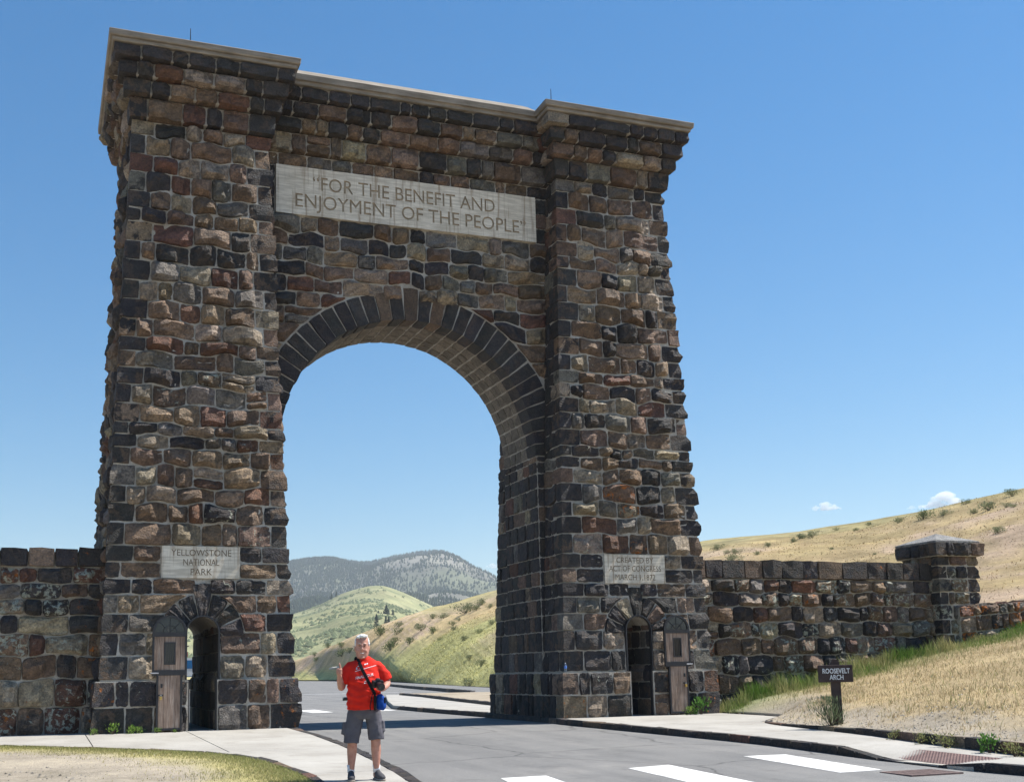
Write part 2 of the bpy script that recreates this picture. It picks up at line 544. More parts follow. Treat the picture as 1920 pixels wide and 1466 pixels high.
def build_tower(sx):
    rng = random.Random(40 + sx)
    xc = sx * XC
    cx = DOOR_C[sx]
    # ---- mortar core with the passage running straight through it
    mb = MB()
    def block(z0, z1, h0, h1, y0, y1, pw):
        """frustum slab z0..z1 of half widths h0,h1 and fronts y0,y1; pw: half width of the passage or 0"""
        def ring(z, h, y, xa, xb):
            return [(xa, y, z), (xb, y, z), (xb, DEP - y, z), (xa, DEP - y, z)]
        if not pw:
            mb.hexa(ring(z0, h0, y0, xc - h0, xc + h0), ring(z1, h1, y1, xc - h1, xc + h1))
        else:
            mb.hexa(ring(z0, h0, y0, xc - h0, cx - pw), ring(z1, h1, y1, xc - h1, cx - pw))
            mb.hexa(ring(z0, h0, y0, cx + pw, xc + h0), ring(z1, h1, y1, cx + pw, xc + h1))
    block(-.25, 1.05, 2.094, 2.094, 0, 0, DOOR_HWP)
    block(1.05, 2.045, hw(1.05), hw(2.045), yf(1.05), yf(2.045), DOOR_HW)
    ztop = DOOR_SP + DOOR_HW
    block(2.045, ztop, hw(2.045), hw(ztop), yf(2.045), yf(ztop), DOOR_HW)
    for s in (-1, 1):       # spandrels over the little round arch
        out = [(cx + s * DOOR_HW, 0, DOOR_SP)]
        for i in range(1, 9):
            a = math.pi / 2 * i / 8
            out.append((cx + s * DOOR_HW * math.cos(a), 0, DOOR_SP + DOOR_HW * math.sin(a)))
        out.append((cx + s * (DOOR_HW + .01), 0, ztop))
        out = [(x, yf(2.2), q) for x, _, q in out]
        mb.prism(out if s > 0 else out[::-1], (0, DEP - 2 * yf(2.2), 0))
    block(ztop, Z_SH1, hw(ztop), hw(Z_SH1), yf(ztop), yf(Z_SH1), 0)
    for z0, z1, h, y, _ in CORB:
        block(z0 + .035, z1, h - .03, h - .03, y + .03, y + .03, 0)
    core = mb.build("tower", M_MORTAR, arch)
    core["label"] = "left tower of the arch" if sx < 0 else "right tower of the arch"
    side = Joined()         # faces that the photograph hardly shows
    lf = tower_lichen(sx)
    surf_f = lambda x, q: np.stack([x, yf(q), q], axis=1)
    NF = (0, -1, .04)
    wig = [wiggler(900 + i + sx * 50, 0.0 if i in (0, len(ROWS) - 1) or ROWS[i] < 4 else .09) for i in range(len(ROWS))]
    def zline(i):
        return lambda x: ROWS[i] + wig[i](x)
    # ---- plinth: two courses of large blocks
    for i, (z0, z1) in enumerate(((-.02, .52), (.52, 1.05))):
        pl = lambda x, q: np.stack([x, 0 * q, q], axis=1)
        lens = (.55, .40) if i else (.40, .6)
        for s in (-1, 1):
            corner_stone(rng, s, xc, const(2.094), const(0.), z0, z1, lens[0], lens[1], core, name="plinth_stone", prot=.06, dark=.45, lich=(rng.choice((0, .5)), rng.uniform(0, .4)))
            a, b = (xc - 2.094 + lens[1], cx - DOOR_HWP - .01) if s < 0 else (cx + DOOR_HWP + .01, xc + 2.094 - lens[1])
            fill_row(rng, pl, (0, -1, 0), const(a), const(b), const(z0), const(z1), .5 * (z0 + z1), core, avg=.5, prot=(.05, .11), name="plinth_stone",
                     lichf=lambda x, q, r: (r.choice((0, 0, .45)), r.uniform(0, .45)), tintf=lambda r: pick_tint(r, .3), rnd=.03)
        # inner (left-facing) plinth side
        sl = lambda y, q: np.stack([0 * q + xc - 2.094, y, q], axis=1)
        fill_row(rng, sl, (-1, 0, 0), const(lens[0]), const(DEP), const(z0), const(z1), .5 * (z0 + z1), core, avg=.42, prot=(.03, .07),
                 name="plinth_stone", joined=None if sx > 0 else side, tintf=lambda r: pick_tint(r, .7), rnd=.025)
        sr = lambda y, q: np.stack([0 * q + xc + 2.094, y, q], axis=1)
        fill_row(rng, sr, (1, 0, 0), const(lens[0]), const(DEP), const(z0), const(z1), .5 * (z0 + z1), core, avg=.6, prot=(.03, .07), joined=side)
    # ---- shaft
    for i in range(len(ROWS) - 1):
        z0, z1 = ROWS[i], ROWS[i + 1]; zm = .5 * (z0 + z1)
        long_f = (i % 2 == 0)
        lfl, lsl = (.50, .28) if long_f else (.29, .48)
        jl, jr = rng.uniform(-.05, .05), rng.uniform(-.05, .05)
        corner_stone(rng, -1, xc, hw, yf, z0, z1, lsl, lfl + jl, core, dark=.52, prot=rng.uniform(.03, .055), lich=(0, rng.choice((0, 0, .3))))
        corner_stone(rng, 1, xc, hw, yf, z0, z1, lsl, lfl + jr, core, dark=.42, prot=rng.uniform(.05, .09), lich=(0, rng.choice((0, 0, .3))))
        a0, b0 = xc - hw(zm) + lfl + jl, xc + hw(zm) - lfl - jr
        segs = []
        if zm < 3.18:
            def edge(s, lo=(.15 if z0 > 2.8 else 0.0)):
                def f(q):
                    q = np.asarray(q, float)
                    c = np.sqrt(np.maximum(DOOR_RO ** 2 - (q - 1.99) ** 2, 0))
                    w_ = np.where(q < 1.97, DOOR_HW + .012, np.maximum(c, lo))
                    return cx + s * (w_ if z0 > 1.9 else DOOR_HW + .012)
                return f
            segs = [(const(a0), edge(-1)), (edge(1), const(b0))]
        elif zm < 3.88:
            segs = [(const(a0), const(PLQ[sx][0] - .012)), (const(PLQ[sx][1] + .012), const(b0))]
        else:
            segs = [(const(a0), const(b0))]
        for l, r_ in segs:
            lo, hi = (.06, .15) if zm < 3.9 else (.09, .29)
            fill_row(rng, surf_f, NF, l, r_, zline(i), zline(i + 1), zm, core, avg=rng.uniform(.52, .66), prot=(lo, hi), name="stone", lichf=lf,
                     tintf=(lambda r: pick_tint(r, .2)) if zm < 3.9 else None, skew=0)
        # left-facing side
        for s, target in ((-1, None), (1, side)):
            sf = lambda y, q, s=s: np.stack([xc + s * hw(q), y, q], axis=1)
            ya, yb = yf(zm) + lsl, DEP - yf(zm)
            if s * sx < 0:          # side towards the opening: interrupted by the wall over the road
                spans = [(ya, CY), (CYB, yb)]
            else:
                spans = [(ya, yb)]
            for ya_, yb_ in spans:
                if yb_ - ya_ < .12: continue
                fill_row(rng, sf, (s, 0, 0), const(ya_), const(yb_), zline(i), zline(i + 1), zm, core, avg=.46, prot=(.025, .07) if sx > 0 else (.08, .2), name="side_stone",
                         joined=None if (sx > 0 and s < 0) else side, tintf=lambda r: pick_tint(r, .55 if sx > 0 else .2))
    # ---- little arch over the doorway
    angs = [-4, 24, 50, 77, 103, 130, 156, 184]
    for i in range(7):
        a0, a1 = R(angs[i]), R(angs[i + 1])
        key = (i == 3)
        ro = 1.10 if key else DOOR_RO + rng.uniform(-.02, .02)
        def P(u, v, a0=a0, a1=a1, ro=ro):
            rad = DOOR_HW + .01 + (ro - DOOR_HW - .01) * v
            th = a1 + (a0 - a1) * u
            x = cx + rad * np.cos(th); q = 1.99 + rad * np.sin(th)
            return np.stack([x, yf(q) - .005, q], axis=1)
        stone(rng, P, NF, .32, ro - DOOR_HW, core, name="voussoir", prot=rng.uniform(.05, .1), gap=.007, rnd=.02, tint=pick_tint(rng, .85), lich=(0, rng.uniform(0, .35)))
    # ---- corbelled courses under the cap
    for k, (z0, z1, h, y, yc) in enumerate(CORB):
        for s in (-1, 1):
            ln = (.36, .55) if (k + (s > 0)) % 2 else (.55, .36)
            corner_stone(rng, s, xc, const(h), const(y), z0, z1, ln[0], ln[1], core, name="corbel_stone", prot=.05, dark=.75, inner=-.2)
            a = h - ln[1]
            if s < 0: xa = xc - a
            else: xb = xc + a
            sf = lambda yy, q, s=s, h=h: np.stack([0 * q + xc + s * h, yy, q], axis=1)
            fill_row(rng, sf, (s, 0, 0), const(y + ln[0]), const(DEP - y), const(z0), const(z1), .5 * (z0 + z1), core, avg=.5, prot=(.05, .16), joined=side, inner=-.2)
        sf = lambda x, q, y=y: np.stack([x, 0 * q + y, q], axis=1)
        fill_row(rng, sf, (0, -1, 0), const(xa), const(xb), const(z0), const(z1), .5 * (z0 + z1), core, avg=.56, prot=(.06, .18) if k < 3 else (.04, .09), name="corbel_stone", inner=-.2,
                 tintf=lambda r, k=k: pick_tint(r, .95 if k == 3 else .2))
    # ---- stones lining the passage
    for i in range(6):
        z0, z1 = -.02 + i * .41, -.02 + (i + 1) * .41
        for s in (-1, 1):
            sf = lambda yy, q, s=s: np.stack([np.where(q < 1.05, cx + s * DOOR_HWP, cx + s * DOOR_HW), yy, q], axis=1)
            fill_row(rng, sf, (-s, 0, 0), const(.12), const(4.45), const(z0), const(min(z1, 2.3)), .5 * (z0 + z1), core, avg=.5, prot=(.01, .03), joined=side, tintf=lambda r: pick_tint(r, .5))
    side.build("rough_side_facing", core)
    # ---- concrete cap
    mb = MB()
    mb.box(xc - 2.07, xc + 2.07, -.14, DEP + .14, 15.02, 15.11)
    mb.hexa([(xc - 2.128, -.2, 15.11), (xc + 2.128, -.2, 15.11), (xc + 2.128, DEP + .2, 15.11), (xc - 2.128, DEP + .2, 15.11)],
            [(xc - 2.145, -.215, 15.25), (xc + 2.145, -.215, 15.25), (xc + 2.145, DEP + .215, 15.25), (xc - 2.145, DEP + .215, 15.25)])
    mb.hexa([(xc - 2.145, -.215, 15.25), (xc + 2.145, -.215, 15.25), (xc + 2.145, DEP + .215, 15.25), (xc - 2.145, DEP + .215, 15.25)],
            [(xc - .3, 2.0, 15.6), (xc + .3, 2.0, 15.6), (xc + .3, 2.6, 15.6), (xc - .3, 2.6, 15.6)])
    cap = mb.build("cap", M_CAP, core)
    bev = cap.modifiers.new("bevel", 'BEVEL'); bev.width = .015; bev.segments = 1; bev.limit_method = 'ANGLE'
    rod = MB(); rx = xc - .25 if sx < 0 else xc - 1.4
    rod.tube([(rx, 1.0, 15.3), (rx, 1.0, 16.25)], [.02, .008], 6)
    rod.build("lightning_rod", M_IRON, core)
    return core

M_IRON = simple_mat("black_iron", (.018, .018, .021), .5, .5, .3, 12, 30, .2, .004)
tower_l = build_tower(-1)
tower_r = build_tower(1)

# ------------------------------------------------------------------ wall over the opening
def build_span():
    rng = random.Random(77)
    xin = lambda q: XC - hw(q)
    mb = MB()
    # core: spandrel profile extruded front to back
    prof = []
    n = 28
    for i in range(n + 1):
        a = math.pi * (1 - i / n)
        prof.append((ARC_X + ARC_R * math.cos(a), ARC_Z + ARC_R * math.sin(a)))
    for i in range(n):
        (xa, za), (xb, zb) = prof[i], prof[i + 1]
        mb.hexa([(xa, CY, za), (xb, CY, zb), (xb, CYB, zb), (xa, CYB, za)], [(xa, CY, 13.58), (xb, CY, 13.58), (xb, CYB, 13.58), (xa, CYB, 13.58)])
    for s in (-1, 1):
        x0, x1 = sorted((ARC_X + s * ARC_R, s * 3.95)); x2, x3 = sorted((ARC_X * 0 + s * 3.215, s * 3.9))
        mb.hexa([(x0, CY, ARC_Z), (x1, CY, ARC_Z), (x1, CYB, ARC_Z), (x0, CYB, ARC_Z)], [(x0, CY, 13.58), (x1, CY, 13.58), (x1, CYB, 13.58), (x0, CYB, 13.58)])
        mb.hexa([(x2, CY, 1.0), (x3, CY, 1.0), (x3, CYB, 1.0), (x2, CYB, 1.0)], [(x0, CY, ARC_Z), (x1, CY, ARC_Z), (x1, CYB, ARC_Z), (x0, CYB, ARC_Z)])
    for z0, z1, h, y, yc in CORB:
        mb.box(-(XC - h) - .1, XC - h + .1, yc + .03, DEP - yc - .03, z0 + .035, z1)
    span = mb.build("span_wall", M_MORTAR, arch)
    surf = lambda x, q: np.stack([x, 0 * q + CY, q], axis=1)
    NF = (0, -1, 0)
    # rows: those of the towers, kept clear of the ring, the big panel and the crown
    crown = ARC_Z + ARC_RO
    rows = [q for q in ROWS if q < 10.1] + [10.14, 10.52, 10.88, 11.24, 11.62, 12.03]
    rows = sorted(set(q for q in rows if q > 7.3))
    rows = [q for i, q in enumerate(rows) if i == 0 or q - rows[i - 1] > .2]
    rows2 = [13.24, 13.58]
    wig = {q: wiggler(int(q * 100), 0.0 if q in (12.03, 13.24, 13.58) else .09) for q in rows + rows2}
    zl = lambda q: (lambda x: q + wig[q](x))
    for i in range(len(rows) - 1):
        z0, z1 = rows[i], rows[i + 1]; zm = .5 * (z0 + z1)
        XR = lambda q: xin(np.asarray(q, float)) + .02
        XL = lambda q: -xin(np.asarray(q, float)) - .02
        circ = lambda q: np.sqrt(np.maximum((ARC_RO + .02) ** 2 - (np.asarray(q, float) - ARC_Z) ** 2, 0.0))
        if z1 < crown + .12:
            keep = .30 if z1 > crown - .25 else 0.0
            fl = lambda q: ARC_X - np.maximum(circ(q), keep)
            fr = lambda q: ARC_X + np.maximum(circ(q), keep)
            fill_row(rng, surf, NF, XL, fl, zl(z0), zl(z1), zm, span, avg=.66, prot=(.08, .26), name="span_stone")
            fill_row(rng, surf, NF, fr, XR, zl(z0), zl(z1), zm, span, avg=.66, prot=(.08, .26), name="span_stone")
        elif z0 < crown + .10:
            fill_row(rng, surf, NF, XL, const(ARC_X - .22), zl(z0), zl(z1), zm, span, avg=.62, prot=(.08, .26), name="span_stone")
            fill_row(rng, surf, NF, const(ARC_X + .22), XR, zl(z0), zl(z1), zm, span, avg=.62, prot=(.08, .26), name="span_stone")
        else:
            fill_row(rng, surf, NF, XL, XR, zl(z0), zl(z1), zm, span, avg=.6, prot=(.08, .26), name="span_stone")
    for q0, q1 in ((12.03, 12.43), (12.43, 12.83), (12.83, 13.24)):
        fill_row(rng, surf, NF, lambda q: -xin(np.asarray(q, float)) - .02, const(BIG[0] - .01), const(q0), const(q1), .5 * (q0 + q1), span, avg=.5, prot=(.02, .05), name="span_stone", tintf=lambda r: pick_tint(r, .8))
        fill_row(rng, surf, NF, const(BIG[1] + .01), lambda q: xin(np.asarray(q, float)) + .02, const(q0), const(q1), .5 * (q0 + q1), span, avg=.5, prot=(.02, .05), name="span_stone", tintf=lambda r: pick_tint(r, .8))
    fill_row(rng, surf, NF, const(-3.74), const(3.74), zl(13.24), zl(13.58), 13.4, span, avg=.55, prot=(.1, .2), name="span_stone")
    for k, (z0, z1, h, y, yc) in enumerate(CORB):
        sf = lambda x, q, yc=yc: np.stack([x, 0 * q + yc, q], axis=1)
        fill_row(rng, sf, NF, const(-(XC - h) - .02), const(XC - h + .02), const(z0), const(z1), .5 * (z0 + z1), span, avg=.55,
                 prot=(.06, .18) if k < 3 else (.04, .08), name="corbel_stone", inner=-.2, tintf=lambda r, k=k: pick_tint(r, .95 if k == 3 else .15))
    # ---- ring of voussoirs, each wrapping from the soffit to the face
    nv = 33; ls = .52
    a_key = R(3.0)
    edges = list(np.linspace(R(180), R(90) + a_key, nv // 2 + 1)) + list(np.linspace(R(90) - a_key, R(0), nv // 2 + 1))
    for i in range(len(edges) - 1):
        t0, t1 = edges[i], edges[i + 1]
        key = (i == nv // 2)
        lfk = .80 if key else ARC_RO - ARC_R
        L = ls + lfk; uc = ls / L
        def P(u, v, t0=t0, t1=t1, L=L):
            s = -ls + u * L
            th = t0 + (t1 - t0) * v
            rad = np.where(s < 0, ARC_R, ARC_R + s)
            return np.stack([ARC_X + rad * np.cos(th), np.where(s < 0, CY - s, CY), ARC_Z + rad * np.sin(th)], axis=1)
        def nr(u, v, t0=t0, t1=t1, uc=uc):
            th = t0 + (t1 - t0) * v
            o = np.zeros((len(u), 3))
            so = u < uc - 1e-6; fr = u > uc + 1e-6; cm = ~so & ~fr
            o[so | cm, 0] = -np.cos(th)[so | cm]; o[so | cm, 2] = -np.sin(th)[so | cm]
            o[fr | cm, 1] = -1
            return o
        stone(rng, P, nr, L, ARC_R * abs(t1 - t0), span, name="keystone" if key else "voussoir", prot=rng.uniform(.025, .05) if not key else .07, edge=.018, gap=.006, ucorner=uc, rnd=.014, rough=.013,
              tint=pick_tint(rng, .93) if not key else (.12, .085, .06), varnish=.35, nu=8, nv=5)
    # ---- soffit stones behind the ring
    for i in range(len(edges) - 1):
        t0, t1 = edges[i], edges[i + 1]
        for ya, yb in zip(*(lambda c: (c[:-1], c[1:]))(split(rng, CY + ls, CYB, .40, .3))):
            def P(u, v, t0=t0, t1=t1, ya=ya, yb=yb):
                th = t0 + (t1 - t0) * v
                return np.stack([ARC_X + ARC_R * np.cos(th), ya + (yb - ya) * u, ARC_Z + ARC_R * np.sin(th)], axis=1)
            def nr(u, v, t0=t0, t1=t1):
                th = t0 + (t1 - t0) * v
                return np.stack([-np.cos(th), 0 * th, -np.sin(th)], axis=1)
            g = rng.uniform(.8, 1.15)
            stone(rng, P, nr, yb - ya, ARC_R * abs(t1 - t0), span, name="soffit_stone", prot=.022, edge=.012, gap=.009, rnd=.012, rough=.006,
                  tint=(.21 * g, .178 * g, .138 * g), varnish=.25, nu=5, nv=5)
    # ---- jambs below the springing
    lowrows = [q for q in ROWS if q < 6.3] + [6.44]
    for s in (-1, 1):
        jn = Joined() if s < 0 else None
        for i in range(len(lowrows) - 1):
            z0, z1 = lowrows[i], lowrows[i + 1]
            def xj(q, s=s): return ARC_X * (q > 6) + s * (3.22 + (3.27 - 3.22) * (q - 1.05) / 5.4)
            sf = lambda y, q, s=s: np.stack([s * (3.215 + .055 * (q - 1) / 5.44) + ARC_X * np.clip((q - 1) / 5.44, 0, 1), y, q], axis=1)
            fill_row(rng, sf, (-s, 0, 0), const(CY), const(CYB), const(z0), const(z1), .5 * (z0 + z1), span, avg=.42, prot=(.02, .05), name="jamb_stone", joined=jn, tintf=lambda r: pick_tint(r, .6))
            sf2 = lambda x, q: np.stack([x, 0 * q + CY, q], axis=1)
            a, b = sorted((s * 3.215, s * (XC - hw(z0) + .05)))
            if b - a > .05: fill_row(rng, sf2, (0, -1, 0), const(a), const(b), const(z0), const(z1), .5 * (z0 + z1), span, avg=.5, prot=(.015, .03), name="jamb_stone", joined=jn, gap=.003, tintf=lambda r: pick_tint(r, .8))
        if jn: jn.build("rough_jamb_facing", span)
    # ---- concrete cap of the span with its stepped, weathered top
    xe = XC - 2.07
    mb = MB()
    mb.box(-xe, xe, .53, DEP - .53, 15.02, 15.11)
    mb.hexa([(-xe, .47, 15.11), (xe, .47, 15.11), (xe, DEP - .47, 15.11), (-xe, DEP - .47, 15.11)], [(-xe, .455, 15.25), (xe, .455, 15.25), (xe, DEP - .455, 15.25), (-xe, DEP - .455, 15.25)])
    for (y0, y1, q0, q1) in ((.455, .72, 15.25, 15.43), (.74, 1.05, 15.44, 15.66), (1.07, 1.45, 15.67, 15.90)):
        mb.hexa([(-xe, y0, q0), (xe, y0, q0), (xe, DEP - y0, q0), (-xe, DEP - y0, q0)], [(-xe, y1, q1), (xe, y1, q1), (xe, DEP - y1, q1), (-xe, DEP - y1, q1)])
    mb.build("cap", M_CAP, span)
    return span
span = build_span()

# ------------------------------------------------------------------ inscriptions
def text_mesh(body, extrude=0.0, res=3, bold=0.0):
    cu = bpy.data.curves.new("text", 'FONT')
    cu.body = body; cu.size = 1.0; cu.extrude = extrude; cu.resolution_u = res; cu.offset = bold
    ob = bpy.data.objects.new("text", cu)
    ts = bpy.data.scenes.new("tmp"); ts.collection.objects.link(ob)
    vl = ts.view_layers[0]; vl.update(); dg = vl.depsgraph
    me = bpy.data.meshes.new_from_object(ob.evaluated_get(dg))
    bpy.data.scenes.remove(ts)
    bpy.data.objects.remove(ob)
    bpy.data.curves.remove(cu)
    return me

def text_geo(body, xc, width, zc, cap, y, depth, capref="H", bold=0.0):
    """front-facing lettering (towards -Y) centred at xc, zc, scaled to width and cap height"""
    me = text_mesh(body, .5, 3, bold)
    co = np.empty(len(me.vertices) * 3); me.vertices.foreach_get("co", co); co = co.reshape(-1, 3)
    ref = text_mesh(capref, 0)
    rc = np.empty(len(ref.vertices) * 3); ref.vertices.foreach_get("co", rc); rc = rc.reshape(-1, 3)
    ch = rc[:, 1].max(); bpy.data.meshes.remove(ref)
    x0, x1 = co[:, 0].min(), co[:, 0].max()
    X = xc + (co[:, 0] - .5 * (x0 + x1)) / (x1 - x0) * width
    Z = zc + (co[:, 1] / ch - .5) * cap
    Y = y - co[:, 2] * 2 * depth
    faces = [tuple(p.vertices) for p in me.polygons]
    bpy.data.meshes.remove(me)
    return np.stack([X, Y, Z], axis=1), faces

def panel(rect, y0, lines, parent, depth=.03):
    ml = M_LETTER if depth > .02 else M_LETTER_SMALL
    x0, x1, z0, z1 = rect
    mb = MB(); mb.box(x0, x1, y0, y0 + .25, z0, z1)
    ob = mb.build("inscription_panel", M_PANEL, parent)
    ob.data.materials.append(ml)
    cut = MB()
    for body, xc, w, zc, cap in lines:
        v, f = text_geo(body, xc, w, zc, cap, y0, depth)
        cut.add(v, f)
    c = cut.build("cutter", ml)
    c.data.materials.clear(); c.data.materials.append(ml)
    bo = ob.modifiers.new("letters", 'BOOLEAN'); bo.operation = 'DIFFERENCE'; bo.object = c; bo.solver = 'EXACT'; bo.use_self = True
    try: bo.material_mode = 'TRANSFER'
    except Exception: pass
    ts = bpy.data.scenes.new("tmp"); ts.collection.objects.link(ob); ts.collection.objects.link(c)
    pa = ob.parent; ob.parent = None
    vl = ts.view_layers[0]; vl.update(); dg = vl.depsgraph
    me = bpy.data.meshes.new_from_object(ob.evaluated_get(dg))
    ob.modifiers.clear(); ob.parent = pa
    bpy.data.scenes.remove(ts)
    if len(me.polygons) > 20:
        ob.data = me
    bpy.data.objects.remove(c)
    # thin painted bottom of the letters
    for body, xc, w, zc, cap in lines:
        v, f = text_geo(body, xc, w, zc, cap, y0 + depth - .004, .001)
        lt = MB(); lt.add(v, f)
        lt.build("lettering", ml, ob)
    return ob

panel(BIG, CY - .10, [("\u201cFOR THE BENEFIT AND", -.15, 4.74, 12.86, .335), ("ENJOYMENT OF THE PEOPLE\u201d", .06, 6.02, 12.39, .335)], span)
_p = PLQ[-1]
panel(_p, yf(3.5) - .055, [("YELLOWSTONE", -5.21, 1.27, 3.735, .135), ("NATIONAL", -5.21, .76, 3.53, .135), ("PARK", -5.21, .45, 3.325, .135)], tower_l, .014)
_p = PLQ[1]
panel(_p, yf(3.5) - .055, [("CREATED BY", 5.26, 1.02, 3.735, .135), ("ACT OF CONGRESS", 5.26, 1.43, 3.53, .135), ("MARCH 1,1872", 5.26, 1.10, 3.32, .135)], tower_r, .014)
# ------------------------------------------------------------------ doors (open, folded back against the towers)
def make_wood():
    m, nt, b = new_mat("weathered_plank", rough=.85, spec=.2)
    co = objco(nt)
    mp = N(nt, "ShaderNodeMapping"); mp.inputs["Scale"].default_value = (26, 26, 1.6)
    nt.links.new(co, mp.inputs[0])
    n = noise_node(nt, mp.outputs[0], 1.4, 6, .65, .4)
    r = ramp(nt, n.outputs[0], [(.25, (.12, .082, .06)), (.5, (.31, .235, .185)), (.75, (.50, .42, .35))])
    n2 = noise_node(nt, co, 3.2, 4)
    c = mixc(nt, 1.0, r.outputs[0], ramp(nt, n2.outputs[0], [(.3, (.7, .64, .6)), (.7, (1.15, 1.1, 1.08))]).outputs[0], 'MULTIPLY')
    nt.links.new(c, b.inputs["Base Color"])
    bump(nt, b, n.outputs[0], .5, .01)
    return m
M_WOOD = make_wood()
M_BRASS = simple_mat("brass", (.55, .38, .12), .35, .5, .2, 20, metal=.9)
M_STEEL = simple_mat("worn_steel", (.45, .45, .46), .4, .5, .2, 20, metal=.9)
def make_glass(name, tint=(.02, .024, .028)):
    m, nt, b = new_mat(name, tint, .08, .6)
    return m
M_GLASS = make_glass("dusty_dark_glass")

def build_door(sx):
    cx = -5.875 if sx < 0 else 6.15
    y = -.135
    U, L = .352, .262
    zb, zr, zs = .035, 1.20, 2.035
    out = -sx   # the free edge of the leaf lies on the side away from the opening
    root = empty("door", (0, 0, 0)); root.parent = arch
    root["label"] = ("open plank door with round-topped window folded against the left tower" if sx < 0 else "open plank door with round-topped window folded against the right tower")
    # iron frame: lower uprights, mid rail, upper uprights, rail under the fanlight, round head
    f = MB(); t0, t1 = y - .03, y + .03
    f.box(cx - L, cx - L + .04, t0, t1, zb, zr - .05); f.box(cx + L - .04, cx + L, t0, t1, zb, zr - .05)
    f.box(cx - L + .04, cx + L - .04, t0, t1, zb, zb + .045)
    f.box(cx - U, cx + U, t0 - .004, t1, zr - .05, zr + .06)
    f.box(cx - U, cx - U + .04, t0, t1, zr + .06, zs - .09); f.box(cx + U - .04, cx + U, t0, t1, zr + .06, zs - .09)
    f.box(cx - U, cx + U, t0 - .004, t1, zs - .09, zs)
    n = 16
    ri = U - .05
    for i in range(n):
        a0, a1 = math.pi * i / n, math.pi * (i + 1) / n
        lo = [(cx + U * math.cos(a0), t0, zs + U * math.sin(a0)), (cx + ri * math.cos(a0), t0, zs + ri * math.sin(a0)), (cx + ri * math.cos(a1), t0, zs + ri * math.sin(a1)), (cx + U * math.cos(a1), t0, zs + U * math.sin(a1))]
        f.prism(lo, (0, t1 - t0, 0))
    f.build("frame", M_IRON, root)
    # planks
    def planks(x0, x1, z0, z1, k, holes=None):
        c = np.linspace(x0, x1, k + 1)
        for i in range(k):
            xa, xb = c[i] + .002, c[i + 1] - .002
            spans = [(z0, z1)]
            if holes and xa < holes[1] - .01 and xb > holes[0] + .01:
                spans = [(z0, holes[2]), (holes[3], z1)]
            mbp = MB()
            d = random.Random(int(xa * 977)).uniform(-.003, .003)
            for a, b in spans: mbp.box(xa, xb, y - .016 + d, y + .016, a, b)
            mbp.build("plank", M_WOOD, root)
    wx, wz0, wz1 = .092, zr + .17, zr + .63
    cuts = (cx - .12, cx + .12, wz0, wz1)
    planks(cx - L + .04, cx + L - .04, zb + .045, zr - .05, 4)
    planks(cx - U + .04, cx - .118, zr + .06, zs - .09, 2)
    planks(cx + .118, cx + U - .04, zr + .06, zs - .09, 2)
    planks(cx - .116, cx + .116, zr + .06, wz0, 2)
    planks(cx - .116, cx + .116, wz1, zs - .09, 2)
    w = MB()
    w.box(cx - .116, cx - .085, t0, t1, wz0, wz1); w.box(cx + .085, cx + .116, t0, t1, wz0, wz1)
    w.box(cx - .085, cx + .085, t0, t1, wz0, wz0 + .03); w.box(cx - .085, cx + .085, t0, t1, wz1 - .03, wz1)
    for i in (-1, 0, 1): w.box(cx + i * .042 - .004, cx + i * .042 + .004, y - .012, y + .012, wz0 + .03, wz1 - .03)
    win = w.build("window_frame", M_IRON, root)
    g = MB(); g.box(cx - .085, cx + .085, y - .003, y + .003, wz0 + .03, wz1 - .03)
    g.build("window_pane", M_GLASS, root)
    # fanlight: pane and radiating bars
    g = MB()
    pts = [(cx + ri * math.cos(math.pi * i / 14), y - .003, zs + ri * math.sin(math.pi * i / 14)) for i in range(15)]
    g.prism(pts, (0, .006, 0))
    g.build("fanlight_pane", M_GLASS, root)
    b = MB()
    for a in (45, 90, 135):
        b.tube([(cx, y - .008, zs), (cx + ri * math.cos(R(a)), y - .008, zs + ri * math.sin(R(a)))], .007, 6)
    for i in range(8):
        a0, a1 = math.pi * i / 8, math.pi * (i + 1) / 8
        b.tube([(cx + .14 * math.cos(a0), y - .008, zs + .14 * math.sin(a0)), (cx + .14 * math.cos(a1), y - .008, zs + .14 * math.sin(a1))], .006, 6)
    b.build("fanlight_bars", M_IRON, root)
    # latch bolt on the rail, hasp and padlock
    xl = cx + out * (-1) * (U - .02) if False else cx + sx * (U - .03)
    hd = MB(); hd.tube([(xl - .10 * sx, t0 - .012, zr), (xl + .06 * sx, t0 - .012, zr)], .014, 8)
    hd.build("bolt", M_STEEL, root)
    px = cx + sx * (L - .09)
    hs = MB(); hs.box(px - .06, px + .05, t0 - .006, t0 + .014, .735, .765); hs.box(px - .015 * sx - .02, px - .015 * sx + .02, t0 - .004, t0 + .014, .90, .98)
    hs.build("hasp", M_IRON, root)
    pk = MB(); pk.box(px - .026, px + .026, t0 - .034, t0 - .008, .66, .725)
    pd = pk.build("padlock", M_BRASS, root)
    sh = MB()
    sh.tube([(px + .018 * math.cos(a) , t0 - .02, .725 + .03 * max(0, math.sin(a)) + .0) for a in np.linspace(0, math.pi, 9)], .005, 6)
    sh.build("shackle", M_STEEL, root)
    # hinge straps back to the jamb
    h = MB()
    hx = cx - sx * U
    for q in (.3, 1.0, 1.75):
        h.tube([(hx, y, q), (hx - sx * .03, y + .02, q), (DOOR_C[sx] + sx * (DOOR_HW - .02), .06, q)], .012, 6)
    h.build("hinge", M_IRON, root)
    # iron lining of the doorway
    j = MB()
    c2 = DOOR_C[sx]
    j.box(c2 - DOOR_HWP - .005, c2 - DOOR_HWP + .03, .03, .12, 0.0, 1.06); j.box(c2 + DOOR_HWP - .03, c2 + DOOR_HWP + .005, .03, .12, 0.0, 1.06)
